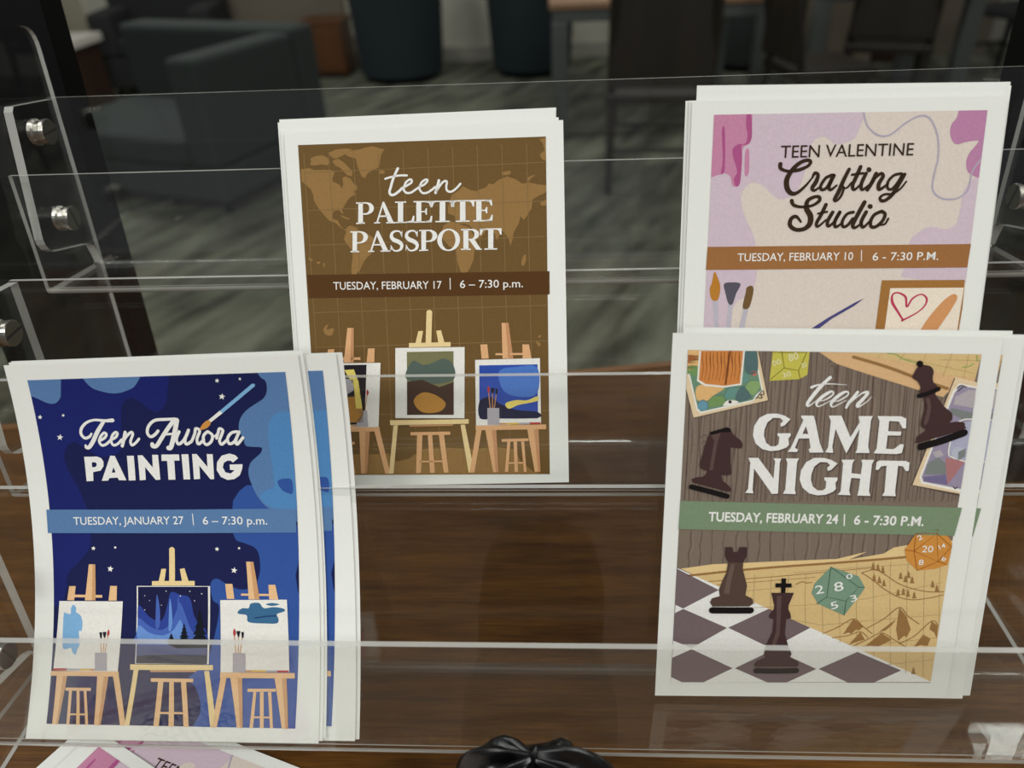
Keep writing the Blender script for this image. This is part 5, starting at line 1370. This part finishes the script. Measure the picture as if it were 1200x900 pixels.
# ------------------------------------------------------------------ flyers
PAGES = {
    'passport': ([(-102.55, -65.26, 2.9), (4.62, -66.95, 2.24), (5.73, 62.39, 52.76), (-99.12, 63.9, 53.44)], (-0.3639, 0.9315), 0),
    'game': ([(40.06, -6.57, 65.66), (147.33, -3.89, 66.24), (145.8, 130.55, 95.68), (37.65, 131.15, 95.81)], (-0.2139, 0.9769), 0),
    'valentine': ([(50.01, -73.68, 14.83), (158.2, -72.35, 15.17), (156.27, 63.14, 50.17), (48.3, 61.82, 49.82)], (-0.2501, 0.9682), 0),
    'aurora': ([(-195.83, 2.19, 66.47), (-88.81, -0.15, 65.55), (-87.41, 133.0, 117.6), (-199.36, 133.2, 117.6)], (-0.3665, 0.9304), 10),
}


def page_fn(key):
    """page millimetres (x right, y down, z off the sheet) -> world metres, and the page's own axes"""
    c, nv, bow = PAGES[key]
    C = [HW(*p) for p in c]
    NW = (DN * nv[0] + NV * nv[1]).normalized()

    def fn(x, y, z):
        u, v = x / 108, y / 140
        q = (C[0] * (1 - u) + C[1] * u) * (1 - v) + (C[3] * (1 - u) + C[2] * u) * v
        return q + NW * ((z - bow * 4 * v * (1 - v)) * 0.001)
    ax = ((C[1] - C[0]).normalized(), ((C[3] - C[0]) / 1.0).normalized(), NW)
    return fn, ax, bow


def flat_fn(origin, rot):
    """a page lying on the desk: reading direction turned by rot about z"""
    ux = Vector((math.cos(rot), math.sin(rot), 0)); uy = Vector((math.sin(rot), -math.cos(rot), 0))

    def fn(x, y, z):
        return origin + (ux * x + uy * y) * 0.001 + Vector((0, 0, z * 0.001))
    return fn, (ux, uy, Vector((0, 0, 1))), 0


def catmull(p, closed, n=5):
    L = len(p)
    if L < 3: return list(p)
    out = []
    rng = range(L if closed else L - 1)
    for i in rng:
        if closed: a, b, c, d = p[i - 1], p[i], p[(i + 1) % L], p[(i + 2) % L]
        else: a, b, c, d = p[max(i - 1, 0)], p[i], p[i + 1], p[min(i + 2, L - 1)]
        for k in range(n):
            t = k / n
            out.append(tuple(0.5 * (2 * b[j] + (c[j] - a[j]) * t + (2 * a[j] - 5 * b[j] + 4 * c[j] - d[j]) * t * t + (3 * b[j] - a[j] - 3 * c[j] + d[j]) * t ** 3) for j in range(len(b))))
    if not closed: out.append(tuple(p[-1]))
    return out


CAP = [0.0]


def text_mesh(txt, offset):
    cu = bpy.data.curves.new('lettering', 'FONT')
    cu.body = txt
    cu.resolution_u = 3
    cu.offset = offset
    o = bpy.data.objects.new('lettering', cu)
    COL.objects.link(o)
    dg = bpy.context.evaluated_depsgraph_get()
    dg.update()
    me = bpy.data.meshes.new_from_object(o.evaluated_get(dg))
    bpy.data.objects.remove(o)
    vs = [v.co.to_2d() for v in me.vertices]
    fs = [tuple(p.vertices) for p in me.polygons]
    return vs, fs


vs_, _ = text_mesh('H', 0)
CAP[0] = max(v.y for v in vs_) - min(v.y for v in vs_)
ZL = 0.03


def pairs(a):
    return [(a[i] / 10, a[i + 1] / 10) for i in range(0, len(a), 2)]


def art_bmesh(items, k):
    """flat artwork in page millimetres, z by print layer"""
    bm = k.bm

    def poly(loops, z, mat):
        v3 = [[Vector((x, y, 0)) for x, y in lp] for lp in loops]
        flat = [p for lp in v3 for p in lp]
        tris = geometry.tessellate_polygon(v3)
        bv = [bm.verts.new((p.x, p.y, z)) for p in flat]
        for t in tris:
            if len(set(t)) == 3:
                try: bm.faces.new([bv[i] for i in t]).material_index = k.mi(mat)
                except ValueError: pass

    for it in items:
        kind, layer, colr = it[0], it[1], it[2]
        z = ZL * (layer + 2)
        mat = 'ink_' + colr
        if kind == 'P':
            p = pairs(it[4])
            if it[3]: p = catmull(p, True, 4)
            poly([p], z, mat)
        elif kind == 'H':
            poly([pairs(it[4]), pairs(it[5])], z, mat)
        elif kind == 'S':
            p = pairs(it[4]); w = it[5]
            ws = [w[min(len(w) - 1, 0)] if len(w) == 1 else w[min(int(round(i * (len(w) - 1) / max(1, len(p) - 1))), len(w) - 1)] for i in range(len(p))]
            q = [(x, y, s) for (x, y), s in zip(p, ws)]
            if it[3] and len(q) > 2: q = catmull(q, False, 6)
            left, right = [], []
            for i in range(len(q)):
                a, b2 = q[max(i - 1, 0)], q[min(i + 1, len(q) - 1)]
                d = Vector((b2[0] - a[0], b2[1] - a[1]))
                d = d.normalized() if d.length > 1e-6 else Vector((1, 0))
                nrm = Vector((-d.y, d.x)) * max(q[i][2], 0.05) / 2
                c = Vector(q[i][:2])
                left.append(c + nrm); right.append(c - nrm)
            bl = [bm.verts.new((p.x, p.y, z)) for p in left]; br = [bm.verts.new((p.x, p.y, z)) for p in right]
            for i in range(len(q) - 1):
                bm.faces.new((bl[i], bl[i + 1], br[i + 1], br[i])).material_index = k.mi(mat)
            if it[3]:                                      # round pen ends
                for i, sg in ((0, -1), (len(q) - 1, 1)):
                    a, b2 = q[max(i - 1, 0)], q[min(i + 1, len(q) - 1)]
                    th = math.atan2(b2[1] - a[1], b2[0] - a[0])
                    r = max(q[i][2], 0.05) / 2
                    cap = [bm.verts.new((q[i][0] + r * math.cos(th + math.pi / 2 - sg * math.pi * j / 6), q[i][1] + r * math.sin(th + math.pi / 2 - sg * math.pi * j / 6), z)) for j in range(7)]
                    bm.faces.new(cap).material_index = k.mi(mat)
        elif kind == 'T':
            txt, a, b2, cap, bold = it[3:8]
            vs, fs = text_mesh(txt, 0.022 if bold else 0.004)
            x0 = min(v.x for v in vs); x1 = max(v.x for v in vs)
            A = Vector(a); d = Vector(b2) - A
            sx = d.length / (x1 - x0); sy = cap / CAP[0]
            d.normalize(); up = Vector((d.y, -d.x))
            bv = []
            for v in vs:
                p = A + d * ((v.x - x0) * sx) + up * (v.y * sy)
                bv.append(bm.verts.new((p.x, p.y, z)))
            for f in fs:
                if len(f) > 2: bm.faces.new([bv[i] for i in f]).material_index = k.mi(mat)


def cut_rows(bm, step):
    y = step
    while y < 139.9:
        bmesh.ops.bisect_plane(bm, geom=bm.verts[:] + bm.edges[:] + bm.faces[:], dist=1e-4, plane_co=(0, y, 0), plane_no=(0, 1, 0))
        y += step


def bend(k, pf, origin):
    fn, ax, bow = pf
    if bow: cut_rows(k.bm, 5.0)
    for v in k.bm.verts: v.co = fn(*v.co) - origin


def sheet_object(name, pf, z=0.0, thick=0.12):
    fn = pf[0]
    origin = fn(54, 140, 0)
    k = MB(); k.box((0, 0, -thick), (108, 140, 0), 'paper')
    bend(k, pf, origin)
    me_o = k.build(name)
    me_o.location = origin
    me_o.matrix_world = Matrix.Translation(origin)
    return me_o


def printed(items, quad, pf, parent):
    origin = pf[0](54, 140, 0)
    k = MB()
    art_bmesh([i for i in items if not i[2].startswith('band_') or i[2] == 'band_dk'], k)
    cx = sum(p[0] for p in quad) / 4; cy = sum(p[1] for p in quad) / 4
    for i in range(4):                                     # trim to the printed area
        a, b = quad[i], quad[(i + 1) % 4]
        no = Vector((b[1] - a[1], a[0] - b[0], 0))
        if no.dot(Vector((cx - a[0], cy - a[1], 0))) > 0: no = -no
        bmesh.ops.bisect_plane(k.bm, geom=k.bm.verts[:] + k.bm.edges[:] + k.bm.faces[:], dist=1e-5, plane_co=(a[0], a[1], 0), plane_no=no, clear_outer=True)
    art_bmesh([i for i in items if i[2].startswith('band_') and i[2] != 'band_dk'], k)
    bend(k, pf, origin)
    up = pf[1][2]
    me = bpy.data.meshes.new('printed_artwork')
    k.bm.normal_update()
    for f in k.bm.faces:
        if f.normal.dot(up) < 0: f.normal_flip()
    k.bm.to_mesh(me); k.bm.free()
    for mm in k.mats: me.materials.append(MATS[mm])
    o = bpy.data.objects.new('printed_artwork', me)
    COL.objects.link(o); o.parent = parent
    return o


def behind(sheet, pf, dx, dy, dz, rot, label, group, art=None):
    """another sheet of the same stack: shifted dx, dy in its plane, dz off it, turned by rot"""
    ux, uy, un = pf[1]
    c = sheet.copy(); COL.objects.link(c)
    c.location = sheet.location + (ux * dx + uy * dy + un * dz) * 0.001
    c.rotation_mode = 'QUATERNION'
    c.rotation_quaternion = Matrix.Rotation(rot, 3, un).to_quaternion()
    tag(c, label, 'flyer', group)
    if art is not None:
        a = art.copy(); COL.objects.link(a); a.parent = c
    return c


def flyer(key, label):
    pf = page_fn(key)
    s = tag(sheet_object('event_flyer', pf), label, 'flyer', 'event flyers in the clear stand')
    a = printed(ART[key], PRINT[key], pf, s)
    return s, a, pf


s_pass, a_pass, pf_pass = flyer('passport', 'brown world map flyer reading teen Palette Passport in the middle tier')
s_val, a_val, pf_val = flyer('valentine', 'pink flyer reading Teen Valentine Crafting Studio in the middle tier')
s_game, a_game, pf_game = flyer('game', 'wood and chess flyer reading teen Game Night in the lowest tier')
s_aur, a_aur, pf_aur = flyer('aurora', 'blue flyer reading Teen Aurora Painting in the lowest tier')

for dx, dy, dz, r, lb in ((-1.4, -1.2, -1.0, 0.002, 'whole edge of the nearest flyer sheet behind the brown world map flyer'),
                          (-2.6, -4.6, -1.9, 0.002, 'middle white sheet of the stack behind the brown world map flyer'),
                          (-3.0, -5.6, -2.7, -0.004, 'topmost white sheet of the stack behind the brown world map flyer')):
    behind(s_pass, pf_pass, dx, dy, dz, r, lb, 'flyers stacked behind the brown world map flyer')
for dx, dy, dz, r, lb in ((-0.9, -0.3, -0.7, 0.0, 'first white sheet directly behind the pink valentine flyer'),
                          (-1.7, -0.5, -1.4, 0.003, 'second white sheet behind the pink valentine flyer'),
                          (1.6, -3.8, -2.4, -0.002, 'third white sheet behind the pink valentine flyer, its top edge showing'),
                          (1.2, -5.4, -3.4, -0.006, 'white sheet rising highest behind the pink valentine flyer')):
    behind(s_val, pf_val, dx, dy, dz, r, lb, 'flyers stacked behind the pink valentine flyer')
for dx, dy, dz, r, lb, ar in ((6.2, 0.0, -0.6, -0.0075, 'game night copy shifted sideways so its printed border shows as a line', a_game),
                              (8.2, -0.4, -1.1, 0.004, 'white sheet just past the shifted game night copy', None),
                              (9.4, -0.2, -1.6, 0.002, 'outermost white sheet beside the wood and chess flyer', None),
                              (4.0, -1.6, -2.2, 0.0, 'white sheet rising above the top edge of the wood and chess flyer', None)):
    behind(s_game, pf_game, dx, dy, dz, r, lb, 'flyers stacked behind the wood and chess flyer', ar)
for dx, dy, dz, r, lb, ar in ((1.3, -0.8, -0.5, -0.002, 'first white sheet directly behind the blue aurora flyer', None),
                              (2.4, -1.4, -1.0, 0.002, 'second white sheet behind the blue aurora flyer', None),
                              (13.2, 0.2, -1.6, 0.002, 'aurora copy pushed sideways, showing a blue strip of its print', a_aur),
                              (14.6, -0.4, -2.2, -0.003, 'white sheet behind the aurora copy that is pushed sideways', None)):
    behind(s_aur, pf_aur, dx, dy, dz, r, lb, 'flyers stacked behind the blue aurora flyer', ar)

# three loose valentine flyers lying on the desk
for ox, oy, dz, rot, lb in ((-0.1977, 0.1690, 0.0003, -0.50, 'lowest of the loose pink flyers on the desk, only a thin edge showing'),
                            (-0.1842, 0.1807, 0.0012, -0.32, 'loose pink flyer on the desk with the word TEEN showing below the stand'),
                            (-0.1900, 0.1672, 0.0021, -0.46, 'uppermost loose pink flyer on the desk, its magenta paint drip showing')):
    pf = flat_fn(Vector((ox, oy, DESK_Z + dz)), rot)
    s = tag(sheet_object('event_flyer', pf), lb, 'flyer', 'loose valentine flyers on the desk')
    printed(ART['valentine'], PRINT['valentine'], pf, s)

# ------------------------------------------------------------------ black bag on the desk in front of the stand
random.seed(5)
k = MB()
nu, nvv = 44, 16
rows = []
for j in range(nvv + 1):
    t = j / nvv
    z = 0.058 * math.sin(t * math.pi / 2) ** 0.8
    rr = 0.040 * math.cos(t * math.pi / 2) ** 0.55 + 0.002
    row = []
    for i in range(nu):
        a = 2 * math.pi * i / nu
        f = 1 + 0.16 * math.sin(5 * a + 2.4 * t) * (0.3 + t) + 0.08 * math.sin(11 * a - 5 * t) * t
        zz = z + t ** 3 * (0.004 * abs(math.cos(a)) - 0.004) * 1.6 + 0.003 * t * math.sin(3 * a + 1.0) + 0.003 * t * math.sin(7 * a)
        row.append(k.bm.verts.new((rr * f * math.cos(a) * 0.70, rr * f * math.sin(a) * 0.34, zz)))
    rows.append(row)
for j in range(nvv):
    for i in range(nu):
        q = (i + 1) % nu
        k.bm.faces.new((rows[j][i], rows[j][q], rows[j + 1][q], rows[j + 1][i])).material_index = k.mi('bag_black')
k.bm.faces.new(rows[-1]).material_index = k.mi('bag_black')
k.bm.faces.new(rows[0][::-1]).material_index = k.mi('bag_black')
bag = k.build('plastic_bag', smooth=True)
bag.location = (-0.0075, 0.1275, DESK_Z)
tag(bag, 'glossy black crumpled bag on the desk in front of the stand', 'bag')
